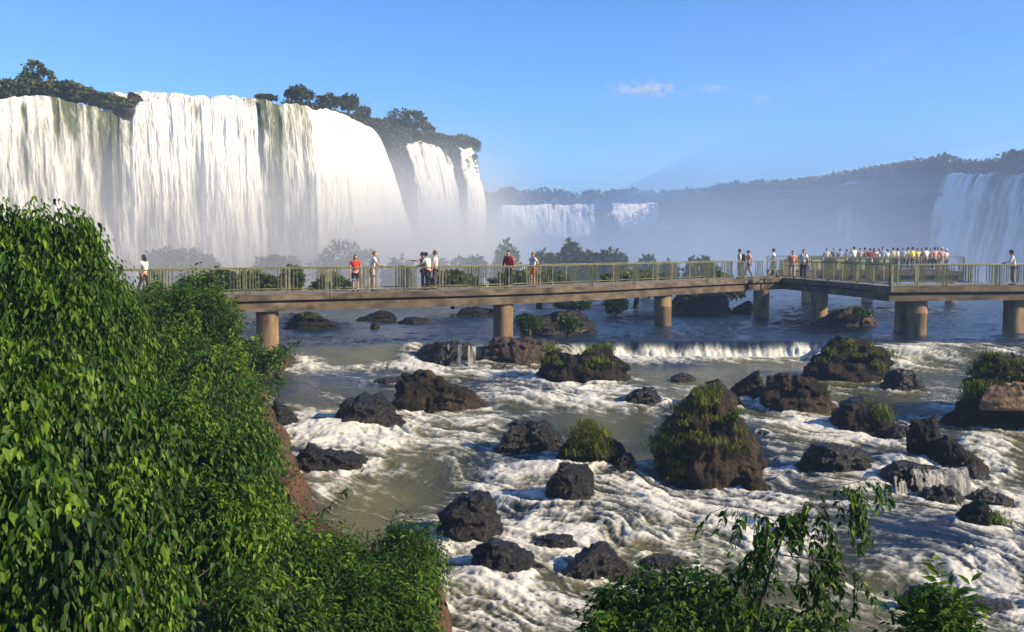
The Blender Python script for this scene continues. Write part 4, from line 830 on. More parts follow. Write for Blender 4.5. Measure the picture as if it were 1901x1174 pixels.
# leafy plants on the biggest rock
for (cx, cy, rp, lab) in [(1362, 782, 16, 'bright broad leaved plant on the right flank of the biggest rock'), (1330, 840, 12, 'small leafy plant low on the front of the biggest rock')]:
    ri = ROCKINFO['r32']; tree('plant', lab, cx, cy, ri[1] - ri[4] * .55, rp, rp * 1.1, 'plants on the biggest rock', 220, .12, 'leaf_big', 3, True, 'plant', .7, base_py=cy + rp)

# ------------------------------------------------------------------ walkway
NEAR1 = [(120, 37.0), (285, 38.8), (410, 40.2), (500, 41.3), (690, 43.3), (883, 45.4), (1050, 48.4), (1145, 51), (1245, 54.6), (1340, 58.2), (1440, 61.8)]
NEAR1 = [np.array([(p - CX) / F_PX * D, D]) for p, D in NEAR1]
NEAR2 = [np.array([(1446 - CX) / F_PX * 62.8, 62.8]), np.array([(1652 - CX) / F_PX * 49.2, 49.2])]
NEAR3 = [np.array([(1655 - CX) / F_PX * 48.6, 48.6]), np.array([(1901 - CX) / F_PX * 49.8, 49.8]), np.array([(2300 - CX) / F_PX * 52.5, 52.5])]
ZD = -2.05; WALK = 2.2
bridge = empty('footbridge', (0, 44.8, Z_UP), 'concrete walkway with green metal railings crossing the river on round piers', 'walkway')
boff = Vector(bridge.location)
def run_line(pts, step=.5):
    P = np.array(pts); d = np.r_[0, np.cumsum(np.linalg.norm(np.diff(P, axis=0), axis=1))]
    n_ = max(2, int(d[-1] / step)); t = np.linspace(0, d[-1], n_); Q = np.stack([np.interp(t, d, P[:, k]) for k in (0, 1)], 1)
    if len(pts) > 4:
        for _ in range(12): Q[1:-1] = (Q[:-2] + 2 * Q[1:-1] + Q[2:]) / 4
    T = np.gradient(Q, axis=0); T /= np.linalg.norm(T, axis=1, keepdims=True); N = np.stack([-T[:, 1], T[:, 0]], 1)
    return Q, T, N, np.r_[0, np.cumsum(np.linalg.norm(np.diff(Q, axis=0), axis=1))]
def strip(name, Q, N, o0, o1, z0, z1, matk, parent, off):
    n_ = len(Q); a = Q + N * o0; b = Q + N * o1; V = []
    for p, z in ((a, z0), (b, z0), (b, z1), (a, z1)): V.append(np.c_[p, np.full(n_, z)] - np.array(off))
    V = np.stack(V, 1).reshape(-1, 3); i = np.arange(n_ - 1)[:, None] * 4; q = np.concatenate([i + np.array([[k, (k + 1) % 4, 4 + (k + 1) % 4, 4 + k]]) for k in range(4)]); e = np.array([[3, 2, 1, 0], [4 * (n_ - 1) + k for k in range(4)]])
    return link(name, mesh_np(name, V, np.concatenate([q, e]), smooth=False), M[matk], parent)
def railing(Q, T, N, S, o, parent, off, z0, inward=1, mod=3.5, h=1.06, dense=False, sl=None):
    """post pairs, end balusters and framed openings; posts run down over the slab edge"""
    L = S[-1]; nm = max(1, round(L / mod)); ra = bpy.data.objects.new('railing', None); col.objects.link(ra); ra.parent = parent; ra.empty_display_size = .2
    def pt(s, z): x = np.interp(s, S, Q[:, 0] + N[:, 0] * o); y = np.interp(s, S, Q[:, 1] + N[:, 1] * o); return Vector((x, y, z)) - Vector(off)
    nseg = max(2, int(L / .8))
    for nm_, hh, w2, h2 in (('top_rail', h, .06, .045), ('bottom_rail', .13, .04, .04)):
        rb = MB(); rb.tube([pt(L * k / nseg, z0 + hh) for k in range(nseg + 1)], h2 * .62, 6); rb.build(nm_, M['rail'], ra)
    for k in range(nm + 1):
        s0 = L * k / nm
        for ds in (-.085, .085):
            s = min(max(s0 + ds, .03), L - .03); pb = MB(); pb.bar(pt(s, z0 - .22), pt(s, z0 + h - .02), .065, .065); pb.build('post', M['rail'] if k % 3 else M['railpost'], ra)
    for k in range(nm):
        a, b = L * k / nm, L * (k + 1) / nm; m_ = (a + b) / 2; pn = MB(); w_ = b - a
        pb = MB(); pb.bar(pt(m_, z0 - .2), pt(m_, z0 + h - .02), .06, .06); pb.build('post', M['railpost'], ra)
        ss = [a + .20, a + .32, a + .46, m_ - .34, m_ - .18, m_ + .18, m_ + .34, b - .46, b - .32, b - .20] if not dense else [a + w_ * i / 12 for i in range(1, 12)]
        for s in ss: pn.bar(pt(s, z0 + .14), pt(s, z0 + h - .03), .034, .034)
        pn.build('balusters', M['rail'], ra)
    return ra
def spanset(pts, lift=0.0, o0=0.0, o1=WALK, parent=bridge, off=boff, far_dense=False, ends=(0, 0), zd=ZD):
    Q, T, N, S = run_line(pts)
    strip('deck', Q, N, o0, o1, zd - .26 - lift, zd + lift, 'concrete', parent, off)
    strip('beam', Q, N, o0 + .16, o1 - .16, zd - .72 + lift, zd - .37 - lift, 'concrete', parent, off)
    strip('bearing', Q, N, o0 + .45, o1 - .45, zd - .37 - lift, zd - .26 - lift, 'concrete', parent, off)
    strip('walking_surface', Q, N, o0 + .14, o1 - .14, zd + lift + .001, zd + lift + .012, 'deck', parent, off)
    return Q, T, N, S
e_ = NEAR1[-1] - NEAR1[-2]; spanset(NEAR1 + [NEAR1[-1] + e_ / np.linalg.norm(e_) * 2.4], .0); Q1, T1, N1, S1 = run_line(NEAR1); railing(Q1, T1, N1, S1, .03, bridge, boff, ZD); railing(Q1[:-3], T1[:-3], N1[:-3], S1[:-3], WALK - .03, bridge, boff, ZD)
Q2, T2, N2, S2 = spanset(NEAR2, .004); railing(Q2, T2, N2, S2, .03, bridge, boff, ZD, mod=3.2); railing(Q2[3:-6], T2[3:-6], N2[3:-6], S2[3:-6] - S2[3], WALK - .03, bridge, boff, ZD, mod=3.2)
Q3, T3, N3, S3 = spanset(NEAR3, .008); railing(Q3, T3, N3, S3, .03, bridge, boff, ZD, mod=3.1); railing(Q3[5:], T3[5:], N3[5:], S3[5:] - S3[5], WALK - .03, bridge, boff, ZD, mod=3.1)
def pier(parent, off, x, y, r_=.46, ztop=ZD - .71, band=False, zb=None):
    mb = MB(); zb = zb if zb is not None else Z_UP - 1.6
    prof = [(zb, r_ * 1.0), (zb + .6, r_), (ztop - .45, r_), (ztop - .4, r_ * 1.0), (ztop, r_)]
    if band: prof = [(zb, r_), (Z_UP + 1.0, r_), (Z_UP + 1.02, r_ * 1.04), (Z_UP + 1.1, r_ * 1.04), (Z_UP + 1.12, r_), (ztop, r_)]
    n_ = 28; vs = []; fs = []
    for (z, q) in prof: vs += [(x + q * math.cos(2*math.pi*k/n_) - off[0], y + q * math.sin(2*math.pi*k/n_) - off[1], z - off[2]) for k in range(n_)]
    for i in range(len(prof) - 1): fs += [(i*n_+k, i*n_+(k+1) % n_, (i+1)*n_+(k+1) % n_, (i+1)*n_+k) for k in range(n_)]
    mb.add(vs, fs); return mb.build('pier', M['pier'], parent, smooth=True)
for (px, D, r_, bd) in [(495, 42.0, .46, 0), (934, 47.2, .47, 0), (1231, 55.4, .48, 1), (1414, 61.0, .48, 0), (1522, 57.6, .48, 0), (1680, 51.2, .46, 0), (1704, 49.8, .48, 1), (1884, 50.9, .50, 0), (205, 39.4, .46, 0), (2110, 52.6, .5, 0)]:
    pier(bridge, boff, (px - CX) / F_PX * D, D, r_, band=bd)

# viewing platform beyond, with its olive panelled front
PX0, PX1, PD = 1462, 1792, 74.0
plat = empty('viewing_platform', (Xof(1630, PD), PD, Z_UP), 'crowded viewing platform with olive panels beyond the walkway corner', 'platform'); poff = Vector(plat.location); ZP = -1.95
plin = [np.array([Xof(PX0, PD), PD]), np.array([Xof(PX1, PD), PD])]
Qp, Tp, Np, Sp = run_line(plin)
strip('deck', Qp, Np, 0, 6.0, ZP - .3, ZP, 'concrete', plat, poff); strip('beam', Qp, Np, .2, 5.8, ZP - .8, ZP - .3, 'concrete', plat, poff)
railing(Qp, Tp, Np, Sp, .03, plat, poff, ZP, dense=False); railing(Qp, Tp, Np, Sp, 5.97, plat, poff, ZP, dense=True)
for k in range(9):
    a = plin[0] + (plin[1] - plin[0]) * (k / 9 * .62 + .004); b_ = plin[0] + (plin[1] - plin[0]) * ((k + 1) / 9 * .62 - .006)
    mb = MB(); mb.bar(Vector((a[0], PD + .12, ZP + .58)) - poff, Vector((b_[0], PD + .12, ZP + .58)) - poff, .03, .98); mb.build('infill_panel', M['panel'], plat)
for px in (1500, 1612, 1768): pier(plat, poff, Xof(px, PD + 3), PD + 3, .42, ZP - .79)
link_ = [np.array([Xof(1452, 63.8), 63.4]), np.array([Xof(1470, 74.0), 75.2])]
Ql, Tl, Nl, Sl = run_line(link_); strip('gangway', Ql, Nl, -2.0, 0, ZP - .34, ZP - .05, 'concrete', plat, poff); railing(Ql, Tl, Nl, Sl, -.03, plat, poff, ZP - .05, mod=3)
# ------------------------------------------------------------------ people
def cloth(c, nm='cloth'):
    k = 'c_%02x%02x%02x' % tuple(int(min(1, x) * 255) for x in c)
    if k not in M: M[k] = mat_plain(nm, c, .85, .2)
    return M[k]
SKIN = (.50, .27, .17); SKIN_D = (.30, .16, .10)
def skin_mesh(chains, root_first=True, sub=1):
    """chains: dict name->(pos, radius), edges: list of pairs ; grown with a Skin modifier and baked to a mesh"""
    nodes, edges = chains; keys = list(nodes); bm = bmesh.new(); lay = bm.verts.layers.skin.verify(); vs = {}
    for i, k in enumerate(keys):
        p, r_ = nodes[k]; v = bm.verts.new(p); r2 = r_ if hasattr(r_, '__len__') else (r_, r_); v[lay].radius = r2; v[lay].use_root = (i == 0); vs[k] = v
    for a, b in edges: bm.edges.new((vs[a], vs[b]))
    me = bpy.data.meshes.new('tmp'); bm.to_mesh(me); bm.free(); o = bpy.data.objects.new('tmp', me); col.objects.link(o)
    md = o.modifiers.new('s', 'SKIN'); md.use_smooth_shade = True; sb = o.modifiers.new('d', 'SUBSURF'); sb.levels = sub; sb.render_levels = sub
    dg = bpy.context.evaluated_depsgraph_get(); dg.update(); out = bpy.data.meshes.new_from_object(o.evaluated_get(dg)); bpy.data.objects.remove(o); bpy.data.meshes.remove(me); out.polygons.foreach_set('use_smooth', [True] * len(out.polygons)); return out
def V3(*a): return np.array(a, float)
POSES = {  # elbow and hand of the left and right arm, foot offsets ; x right, y forward, z up, body facing +y
 'stand': dict(le=(-.27,.0,1.13), lh=(-.27,.07,.88), re=(.27,.0,1.13), rh=(.27,.07,.88), lf=(-.11,0), rf=(.11,0)),
 'rail': dict(le=(-.26,.14,1.16), lh=(-.20,.38,1.10), re=(.26,.14,1.16), rh=(.20,.38,1.10), lf=(-.11,0), rf=(.11,.05), lean=.10),
 'walk': dict(le=(-.26,-.14,1.15), lh=(-.25,-.05,.92), re=(.26,.12,1.15), rh=(.24,.30,1.0), lf=(-.09,.30), rf=(.09,-.28)),
 'point': dict(le=(-.30,.22,1.32), lh=(-.30,.52,1.36), re=(.26,.08,1.14), rh=(.22,.30,1.02), lf=(-.11,0), rf=(.11,.08), lean=.03),
 'camera': dict(le=(-.24,.20,1.22), lh=(-.06,.30,1.50), re=(.24,.20,1.22), rh=(.06,.30,1.50), lf=(-.12,0), rf=(.12,.02)),
 'hips': dict(le=(-.40,-.04,1.16), lh=(-.20,.06,1.02), re=(.27,.0,1.13), rh=(.27,.10,.90), lf=(-.14,0), rf=(.14,.03)),
}
def person(px, D, zfloor, face, pose, label, top, bottom, hair=(.03, .02, .015), shorts=False, skirt=False, longhair=False, sleeves='short', pack=None, hat=None, h=1.72, skin=SKIN, group=None, shoes=(.05, .05, .05), build=1.0):
    x = Xof(px, D); root = empty('person', (x, D, zfloor), label, 'person', group, rz=R(face)); s = h / 1.72; p = POSES[pose]; ln = p.get('lean', 0)
    bz = .94; hp = V3(0, 0, bz); ch = V3(0, ln * .7, 1.28); nk = V3(0, ln, 1.46); hd = V3(0, ln * 1.2 + .02, 1.60)
    le, lh, re_, rh = (V3(*p[k]) for k in ('le', 'lh', 're', 'rh')); ls, rs_ = V3(-.18 * build, ln * .95, 1.40), V3(.18 * build, ln * .95, 1.40)
    for v in (le, re_, lh, rh): v[1] += ln * .6
    lf = V3(p['lf'][0], p['lf'][1], .06); rf = V3(p['rf'][0], p['rf'][1], .06); kneel = lambda f, sx: V3(f[0] * .95, f[1] * .5 + .03, .50)
    lk, rk = kneel(lf, -1), kneel(rf, 1); b_ = build
    N = {'pel': (hp, (.135 * b_, .10)), 'wai': (V3(0, ln * .25, 1.08), (.12 * b_, .09)), 'che': (ch, (.145 * b_, .105)), 'nec': (nk, .052), 'hed': (hd - V3(0, 0, .05), .058),
         'ls': (ls, .058), 'le': (le, .042), 'lw': (lh * .92 + le * .08, .028), 'rs': (rs_, .058), 're': (re_, .042), 'rw': (rh * .92 + re_ * .08, .028),
         'lt': (V3(-.095, 0, .86), .088), 'lk': (lk, .056), 'la': (lf + V3(0, 0, .03), .036), 'ltoe': (lf + V3(0, .15, -.03), .034),
         'rt': (V3(.095, 0, .86), .088), 'rk': (rk, .056), 'ra': (rf + V3(0, 0, .03), .036), 'rtoe': (rf + V3(0, .15, -.03), .034)}
    E = [('pel', 'wai'), ('wai', 'che'), ('che', 'nec'), ('nec', 'hed'), ('che', 'ls'), ('ls', 'le'), ('le', 'lw'), ('che', 'rs'), ('rs', 're'), ('re', 'rw'), ('pel', 'lt'), ('lt', 'lk'), ('lk', 'la'), ('la', 'ltoe'), ('pel', 'rt'), ('rt', 'rk'), ('rk', 'ra'), ('ra', 'rtoe')]
    body = skin_mesh((N, E)); bm = bmesh.new(); bm.from_mesh(body); mb = MB()
    # head with chin, nose and ears
    for k_ in range(1):
        nr, nc = 14, 18; vs = []
        for i in range(nr + 1):
            t = math.pi * i / nr; z = math.cos(t); r0 = math.sin(t)
            for j in range(nc):
                a = 2 * math.pi * j / nc; X = r0 * math.cos(a) * .077; Y = r0 * math.sin(a) * .098; Z = z * .118
                if z < -.2: X *= 1 - .35 * (-z - .2); Y = Y * (1 - .25 * (-z - .2)) + .012 * (-z)
                if abs(X) < .02 and Y > .07 and -.35 < z < .1: Y += .018
                if abs(z) < .25 and abs(abs(X) - .077) < .006 and abs(Y) < .03: X *= 1.14
                vs.append((X, Y, Z))
        vs = [tuple(np.array(v) + hd + V3(0, 0, .012)) for v in vs]; fs = [(i*nc+j, (i+1)*nc+j, (i+1)*nc+(j+1) % nc, i*nc+(j+1) % nc) for i in range(nr) for j in range(nc)]
        mb.add(vs, fs)
    # palms and five fingers on each hand
    for e, hnd, sx in ((le, lh, -1), (re_, rh, 1)):
        ax = (hnd - e) / np.linalg.norm(hnd - e); sd_ = np.cross(ax, [0, 0, 1.0]); sd_ = sd_ / np.linalg.norm(sd_) if np.linalg.norm(sd_) > .1 else V3(0, 1, 0); nn = np.cross(sd_, ax)
        mb.tube([hnd - ax * .03, hnd + ax * .02, hnd + ax * .07], [.026, .036, .034], 8)
        for q, (o_, ln_) in enumerate([(-.027, .062), (-.009, .074), (.009, .070), (.026, .055)]):
            r0 = hnd + ax * .06 + sd_ * o_; mb.tube([r0, r0 + ax * ln_ * .55 - nn * .006, r0 + ax * ln_ - nn * .022], [.0095, .0085, .0065], 6)
        r0 = hnd + ax * .015 - sd_ * .03; mb.tube([r0, r0 - sd_ * .02 + ax * .03, r0 - sd_ * .022 + ax * .055], [.011, .010, .008], 6)
    tmp = bpy.data.meshes.new('t'); tmp.from_pydata(mb.v, [], mb.f); bm.from_mesh(tmp); bpy.data.meshes.remove(tmp); bm.to_mesh(body); bm.free(); body.polygons.foreach_set('use_smooth', [True] * len(body.polygons))
    link('body', body, cloth(skin, 'skin'), root)
    g_ = 1.0
    T = {'pel': (V3(0, 0, .93), (.160 * b_, .122)), 'wai': (V3(0, ln * .25, 1.10), (.150 * b_, .112)), 'che': (ch, (.170 * b_, .125)), 'top': (V3(0, ln * .95, 1.425), (.09, .075)), 'ls': (ls, .078), 'rs': (rs_, .078)}
    ET = [('pel', 'wai'), ('wai', 'che'), ('che', 'top'), ('che', 'ls'), ('che', 'rs')]
    for a, s0, e0, h0 in (('l', ls, le, lh), ('r', rs_, re_, rh)):
        T[a + 'm'] = (s0 * .35 + e0 * .65, .062); ET.append((a + 's', a + 'm'))
        if sleeves == 'long': T[a + 'e'] = (e0, .056); T[a + 'c'] = (e0 * .15 + h0 * .85, .042); ET += [(a + 'm', a + 'e'), (a + 'e', a + 'c')]
    link('shirt', skin_mesh((T, ET)), cloth(top), root)
    B = {'pel': (V3(0, 0, .96), (.158 * b_, .122)), 'lt': (V3(-.095, 0, .84), .108), 'rt': (V3(.095, 0, .84), .108)}; EB = [('pel', 'lt'), ('pel', 'rt')]
    for a, k0, f0 in (('l', lk, lf), ('r', rk, rf)):
        B[a + 'k'] = (k0 + V3(0, 0, .06 if shorts else 0), .092 if shorts else .074); EB.append((a + 't', a + 'k'))
        if not shorts: B[a + 'a'] = (f0 + V3(0, -.005, .07), .060); EB.append((a + 'k', a + 'a'))
    link('shorts' if shorts else 'trousers', skin_mesh((B, EB)), cloth(bottom), root)
    # shoes
    for f0 in (lf, rf):
        mb = MB(); mb.tube([f0 + V3(0, -.06, -.02), f0 + V3(0, .03, -.015), f0 + V3(0, .13, -.03), f0 + V3(0, .185, -.035)], [.034, .044, .040, .022], 8); mb.build('shoe', cloth(shoes), root, smooth=True)
    # hair : a cap that covers crown and back of the head
    mb = MB(); nr, nc = 10, 18; vs = []; fs = []
    for i in range(nr + 1):
        t = math.pi * .62 * i / nr
        for j in range(nc):
            a = 2 * math.pi * j / nc; back = (1 - math.sin(a)) / 2; tt = t * (.55 + .45 * back)
            if longhair: tt = t * (.5 + .62 * back)
            X, Y, Z = math.sin(tt) * math.cos(a) * .088, math.sin(tt) * math.sin(a) * .108, math.cos(tt) * .130
            if longhair and back > .4: Z -= (t / 1.95) ** 2 * .16 * back
            vs.append(tuple(V3(X, Y - .006, Z) + hd + V3(0, 0, .012)))
    fs = [(i*nc+j, (i+1)*nc+j, (i+1)*nc+(j+1) % nc, i*nc+(j+1) % nc) for i in range(nr) for j in range(nc)]
    mb.add(vs, fs); hm = mb.build('hair', cloth(hair), root, smooth=True); sdm = hm.modifiers.new('t', 'SOLIDIFY'); sdm.thickness = .012
    if hat:
        mb = MB(); c0 = hd + V3(0, 0, .07); mb.tube([c0, c0 + V3(0, 0, .015), c0 + V3(0, 0, .02), c0 + V3(0, -.01, .09), c0 + V3(0, -.01, .10)], [.15, .15, .098, .085, .03], 16); mb.build('hat', cloth(hat), root, smooth=True)
    if pack:
        mb = MB(); c0 = ch + V3(0, -.21, -.05); mb.tube([c0 + V3(0, 0, -.25), c0 + V3(0, -.01, -.2), c0 + V3(0, 0, 0), c0 + V3(0, .02, .17), c0 + V3(0, .03, .21)], [.10, .125, .13, .115, .06], 12)
        for sx in (-.12, .12): mb.tube([c0 + V3(sx * .7, .05, .18), ch + V3(sx, .04, .20), ch + V3(sx * 1.05, .135, .06), ch + V3(sx * 1.1, .05, -.17), c0 + V3(sx, .03, -.18)], .018, 6)
        mb.build('backpack', cloth(pack), root, smooth=True)
    root.scale = (s, s, s); return root
def deckD(px):
    return float(np.interp(px, [p[0] * F_PX / p[1] + CX for p in NEAR1], [p[1] for p in NEAR1]))
FZ = ZD + .012; G1 = 'visitors on the walkway'; G2 = 'crowd on the viewing platform'
WHT, CRM, SAL, RED, BLU = (.78, .76, .70), (.70, .62, .48), (.70, .30, .18), (.42, .02, .02), (.28, .36, .50)
dk = (.03, .03, .035)
for (px, off, face, pose, lab, top, bot, kw) in [
 (267, 1.2, 80, 'walk', 'long haired woman in a pale top above the leaves at the rail\'s left end', (.70,.60,.48), (.10,.09,.08), dict(longhair=True, h=1.64)),
 (659, .9, 200, 'stand', 'woman in a red top and dark skirt standing beside the man with the white shirt', (.50,.05,.025), dk, dict(longhair=True, h=1.60, hair=(.10,.03,.015), shorts=True)),
 (690, .75, -75, 'rail', 'man in white shirt and khaki shorts leaning on the rail beside the woman in red', WHT, (.38,.33,.22), dict(shorts=True, hair=(.18,.10,.05), h=1.76)),
 (786, 1.5, 85, 'point', 'man in dark clothes pointing left, half hidden by the man in the pale green shirt', (.05,.055,.06), (.06,.065,.11), dict(h=1.70, pack=dk)),
 (795, .8, 60, 'rail', 'man in a pale green shirt bending over the rail beside the pointing man', (.62,.72,.55), dk, dict(h=1.70)),
 (808, 1.1, 75, 'stand', 'tall brown haired man in a pale striped shirt behind the two leaning over the rail', (.50,.44,.46), (.07,.07,.08), dict(h=1.78, hair=(.14,.07,.03))),
 (944, .8, 150, 'stand', 'man in a red shirt and dark trousers standing alone above the second pier', RED, dk, dict(h=1.78, sleeves='long', pack=dk)),
 (990, 1.3, 120, 'hips', 'visitor in white shirt and orange red shorts right of the man in red', (.72,.68,.62), (.55,.12,.04), dict(h=1.68, shorts=True, hair=(.22,.12,.06), pack=(.10,.05,.03))),
 (1374, .9, 80, 'stand', 'man in a cream shirt with a dark backpack, left of the pair before the bend', (.74,.68,.52), (.30,.26,.20), dict(h=1.78, pack=dk)),
 (1390, 1.0, 95, 'walk', 'person in a salmon shirt beside the man with the dark backpack', (.72,.36,.22), (.28,.2,.15), dict(h=1.70)),
 (1437, .9, 70, 'walk', 'lone man in a white shirt striding at the bend of the walkway', WHT, (.60,.56,.46), dict(h=1.80))]:
    D = deckD(px) + off; person(px, D, FZ, face, pose, lab, top, bot, group=G1, **kw)
for (px, D, face, pose, lab, top, bot, kw) in [
 (1472, 60.5, 170, 'stand', 'person in a salmon shirt and light trousers on the dark diagonal span', SAL, (.5,.42,.32), dict(h=1.68)),
 (1492, 59.0, 165, 'stand', 'person in a white shirt with dark pack straps on the dark diagonal span', WHT, dk, dict(h=1.76, pack=dk)),
 (1884, 50.9, 70, 'rail', 'man in a white shirt and a dark cap at the right edge of the walkway', WHT, (.22,.21,.18), dict(h=1.74, hat=dk, sleeves='long'))]:
    person(px, D, FZ, face, pose, lab, top, bot, group=G1, **kw)
for (px, D, face, pose, lab, top, bot, kw) in [
 (1535, 75.0, 175, 'stand', 'person in a cream top, leftmost of the crowd on the platform', (.72,.60,.44), dk, dict(h=1.70)),
 (1549, 76.5, 10, 'stand', 'person in grey blue with pale hair next to the leftmost of the crowd', (.25,.28,.36), dk, dict(h=1.74, hair=(.45,.35,.22))),
 (1560, 75.4, 20, 'stand', 'person in a pale blue top, third from the left in the crowd', (.40,.48,.62), dk, dict(h=1.66)),
 (1572, 77.0, 190, 'hips', 'person in a dark blue top, fourth from the left in the crowd', (.12,.15,.25), dk, dict(h=1.62)),
 (1586, 74.8, 10, 'camera', 'person in white raising a camera in the left half of the crowd', WHT, dk, dict(h=1.82)),
 (1597, 76.0, 160, 'stand', 'person in a cream and brown top right of the one raising a camera', (.60,.44,.32), dk, dict(h=1.72)),
 (1616, 75.6, -20, 'stand', 'person in a dark red top with a white bag in the middle of the crowd', (.35,.05,.04), WHT, dict(h=1.68)),
 (1623, 74.9, 200, 'stand', 'person in a pale pink top touching the one in dark red', (.72,.46,.38), dk, dict(h=1.70, longhair=True)),
 (1639, 75.2, 170, 'stand', 'dark haired person in a light blue shirt right of the middle of the crowd', (.38,.48,.66), dk, dict(h=1.80)),
 (1648, 77.0, 15, 'hips', 'shorter person in pale blue behind the one in the light blue shirt', (.50,.56,.66), dk, dict(h=1.62)),
 (1667, 75.0, 30, 'stand', 'person in a white and olive top left of the yellow shirts', (.66,.64,.42), dk, dict(h=1.72)),
 (1677, 76.8, 190, 'stand', 'person in a white top with dark hair just left of the yellow shirts', WHT, dk, dict(h=1.70)),
 (1695, 74.7, 10, 'stand', 'person in a bright yellow shirt, larger of the two yellow ones', (.72,.68,.06), (.1,.1,.1), dict(h=1.78)),
 (1704, 76.0, 170, 'stand', 'person in a pale yellow top just right of the bright yellow shirt', (.72,.62,.22), dk, dict(h=1.70)),
 (1712, 77.4, 0, 'stand', 'person in a maroon top in the gap right of the yellow shirts', (.30,.07,.06), dk, dict(h=1.68)),
 (1720, 75.2, 20, 'camera', 'person in white holding up a camera between the yellow and salmon shirts', WHT, dk, dict(h=1.76)),
 (1728, 76.6, 190, 'stand', 'person in a lilac top half hidden before the salmon shirts', (.48,.42,.60), dk, dict(h=1.66)),
 (1742, 77.2, 190, 'camera', 'person in a pale grey top taking a picture behind the salmon shirts', (.55,.55,.58), dk, dict(h=1.78)),
 (1659, 77.6, 20, 'stand', 'person in a beige jacket deep in the crowd left of the olive top', (.50,.40,.26), dk, dict(h=1.74, sleeves='long')),
 (1632, 77.0, 200, 'hips', 'person in a bright white top in the gap left of the light blue shirt', WHT, dk, dict(h=1.66)),
 (1606, 77.4, -10, 'stand', 'person in a brown jacket behind the gap left of the dark red top', (.24,.13,.07), dk, dict(h=1.74, sleeves='long')),
 (1686, 77.8, 30, 'stand', 'person in an olive green top directly left of the bright yellow shirt', (.28,.30,.10), dk, dict(h=1.76)),
 (1757, 76.9, 170, 'stand', 'person in a white cap and light top at the far end of the crowd', (.68,.64,.58), dk, dict(h=1.60, hat=WHT)),
 (1736, 74.8, 10, 'stand', 'broad person in a salmon shirt left of the faded pink one', (.74,.34,.22), dk, dict(h=1.76, build=1.15)),
 (1749, 75.3, -20, 'stand', 'person in a faded pink shirt and tan hat near the right end of the crowd', (.66,.38,.32), (.4,.35,.3), dict(h=1.72, hat=(.6, .5, .4)))]:
    person(px, D + (hash_str(lab) % 100) / 60 - .6, ZP + .002, face + hash_str(lab) % 70 - 35, pose, lab, top, bot, group=G2, **kw)

# ------------------------------------------------------------------ spray and haze
def vbox(name, lo, hi, shader_fn, step=None):
    mb = MB(); c = [(a + b) / 2 for a, b in zip(lo, hi)]; mb.box((0, 0, 0), [b - a for a, b in zip(lo, hi)])
    m = bpy.data.materials.new(name); m.use_nodes = True; n, l = m.node_tree.nodes, m.node_tree.links; n.remove(n['Principled BSDF']); v = n.new('ShaderNodeVolumePrincipled'); l.new(v.outputs[0], n['Material Output'].inputs['Volume']); shader_fn(n, l, v)
    o = mb.build(name, m, loc=c); return o
def mth(n, l, op, a, b=None, clamp=False):
    q = n.new('ShaderNodeMath'); q.operation = op; q.use_clamp = clamp
    for i, x in enumerate((a, b)):
        if x is None: continue
        if isinstance(x, (int, float)): q.inputs[i].default_value = x
        else: l.new(x, q.inputs[i])
    return q.outputs[0]
def spray(label, lo, hi, dens, colr=(.9, .93, 1.0), nscale=.06, zpow=1.6, thr=.42, edge=(.18, .18), aniso=.2):
    def fn(n, l, v):
        tc = n.new('ShaderNodeTexCoord'); sp = n.new('ShaderNodeSeparateXYZ'); l.new(tc.outputs['Generated'], sp.inputs[0])
        def ed(s, w_):
            a = mth(n, l, 'SUBTRACT', .5, mth(n, l, 'ABSOLUTE', mth(n, l, 'SUBTRACT', s, .5))); q = n.new('ShaderNodeMapRange'); q.interpolation_type = 'SMOOTHSTEP'; l.new(a, q.inputs[0]); q.inputs[1].default_value = 0; q.inputs[2].default_value = w_; return q.outputs[0]
        e = mth(n, l, 'MULTIPLY', ed(sp.outputs[0], edge[0]), ed(sp.outputs[1], edge[1]))
        zf = mth(n, l, 'POWER', mth(n, l, 'SUBTRACT', 1.0, sp.outputs[2], True), zpow)
        nz = n.new('ShaderNodeTexNoise'); nz.inputs['Scale'].default_value = nscale; nz.inputs['Detail'].default_value = 3; nz.inputs['Roughness'].default_value = .55; l.new(tc.outputs['Object'], nz.inputs['Vector'])
        nm = n.new('ShaderNodeMapRange'); nm.interpolation_type = 'SMOOTHSTEP'; l.new(nz.outputs['Fac'], nm.inputs[0]); nm.inputs[1].default_value = thr - .17; nm.inputs[2].default_value = thr + .25
        l.new(mth(n, l, 'MULTIPLY', mth(n, l, 'MULTIPLY', mth(n, l, 'MULTIPLY', e, zf), nm.outputs[0]), dens), v.inputs['Density'])
        v.inputs['Color'].default_value = (*colr, 1); v.inputs['Anisotropy'].default_value = aniso
    o = vbox('spray', lo, hi, fn); tag(o, label, 'spray', 'spray of the falls', 'stuff'); return o
spray('white spray rising at the foot of the near falls', (-95, 66, -4.2), (4, 174, 12), .12, (1.0, .99, .97), nscale=.07, zpow=1.6, edge=(.12, .10))
spray('drifting spray round the corner of the near cliff', (-24, 64, -4.2), (60, 260, 16), .030, (.60, .76, .98), nscale=.04, zpow=2.6, thr=.4, edge=(.2, .1))  # blue tint stands in for the shadow this spray lies in
spray('thick shade-tinted blue spray filling the gorge between the far falls and the right cliff', (-45, 150, -4.2), (175, 420, 32), .0085, (.13, .36, .82), nscale=.022, zpow=1.2, thr=.34, edge=(.3, .12))  # dark blue colour puts the gorge's shade into the spray itself
spray('thin high spray drifting up over the right cliff', (-10, 150, -4), (200, 330, 95), .0036, (.8, .86, 1.0), nscale=.02, zpow=2.0, thr=.42, edge=(.5, .5))
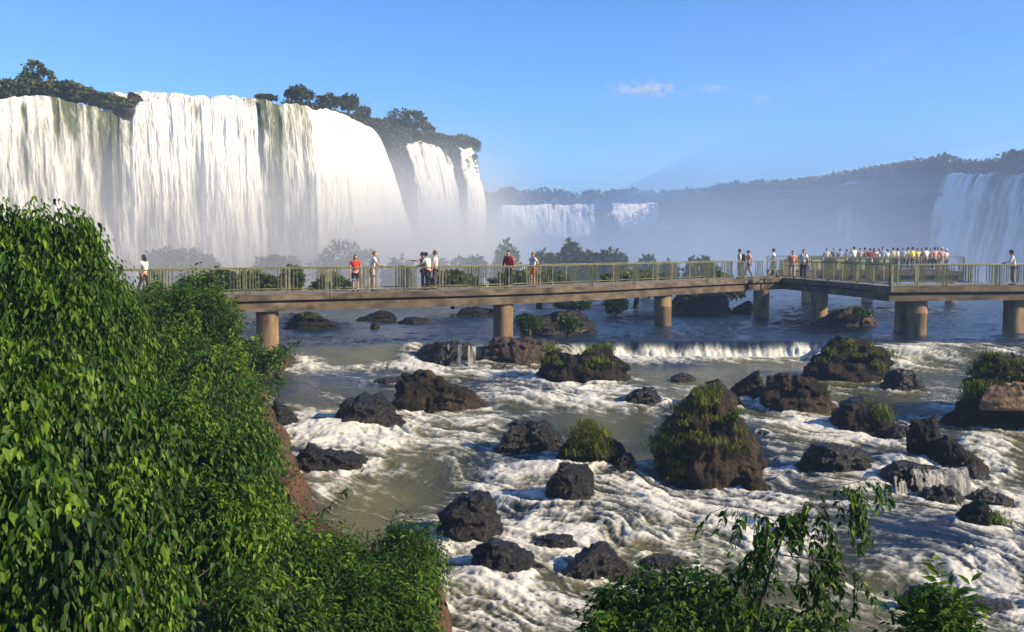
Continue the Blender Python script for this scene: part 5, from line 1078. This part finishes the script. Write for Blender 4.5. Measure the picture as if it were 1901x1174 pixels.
spray('bright spray cloud at the foot of the far centre fall', (-22, 340, -4), (34, 394, 12), .05, (.97, .97, 1.0), nscale=.05, zpow=1.0, thr=.36, edge=(.3, .25))
def hz(n, l, v):
    v.inputs['Density'].default_value = .0008; v.inputs['Color'].default_value = (.50, .70, 1.0, 1); v.inputs['Anisotropy'].default_value = .1
haze = vbox('haze', (-1600, -400, -13.5), (1600, 2000, 30), hz); tag(haze, kind='stuff')
# small clouds, far outside the haze
def cloud(px, py, wpx, hpx, lab, dens):
    Dc = 5200; p = at(px, py, Dc); sx, sz = wpx / F_PX * Dc / 2, hpx / F_PX * Dc / 2
    def fn(n, l, v):
        tc = n.new('ShaderNodeTexCoord'); mp = n.new('ShaderNodeMapping'); mp.inputs['Location'].default_value = (-.5, -.5, -.5); l.new(tc.outputs['Generated'], mp.inputs[0])
        ln = n.new('ShaderNodeVectorMath'); ln.operation = 'LENGTH'; sc_ = n.new('ShaderNodeVectorMath'); sc_.operation = 'SCALE'; sc_.inputs['Scale'].default_value = 2.0; l.new(mp.outputs[0], sc_.inputs[0]); l.new(sc_.outputs[0], ln.inputs[0])
        nz = n.new('ShaderNodeTexNoise'); nz.inputs['Scale'].default_value = 5.5 / sx; nz.inputs['Detail'].default_value = 4; l.new(tc.outputs['Object'], nz.inputs['Vector'])
        a = mth(n, l, 'ADD', mth(n, l, 'SUBTRACT', .95, ln.outputs['Value']), mth(n, l, 'MULTIPLY', mth(n, l, 'SUBTRACT', nz.outputs['Fac'], .62), 3.2), True)
        l.new(mth(n, l, 'MULTIPLY', a, dens), v.inputs['Density']); v.inputs['Color'].default_value = (1, .97, .97, 1); v.inputs['Anisotropy'].default_value = .3
    o = vbox('cloud', (p[0] - sx, Dc - sx * .6, p[2] - sz), (p[0] + sx, Dc + sx * .6, p[2] + sz), fn); return tag(o, lab, 'cloud', 'small clouds over the gorge', 'stuff')
cloud(1195, 168, 170, 36, 'widest small cloud, left of the three over the gorge', .02)
cloud(1322, 166, 76, 26, 'small thin cloud, middle of the three over the gorge', .016)
cloud(1412, 184, 52, 28, 'smallest cloud, right of the three over the gorge', .016)
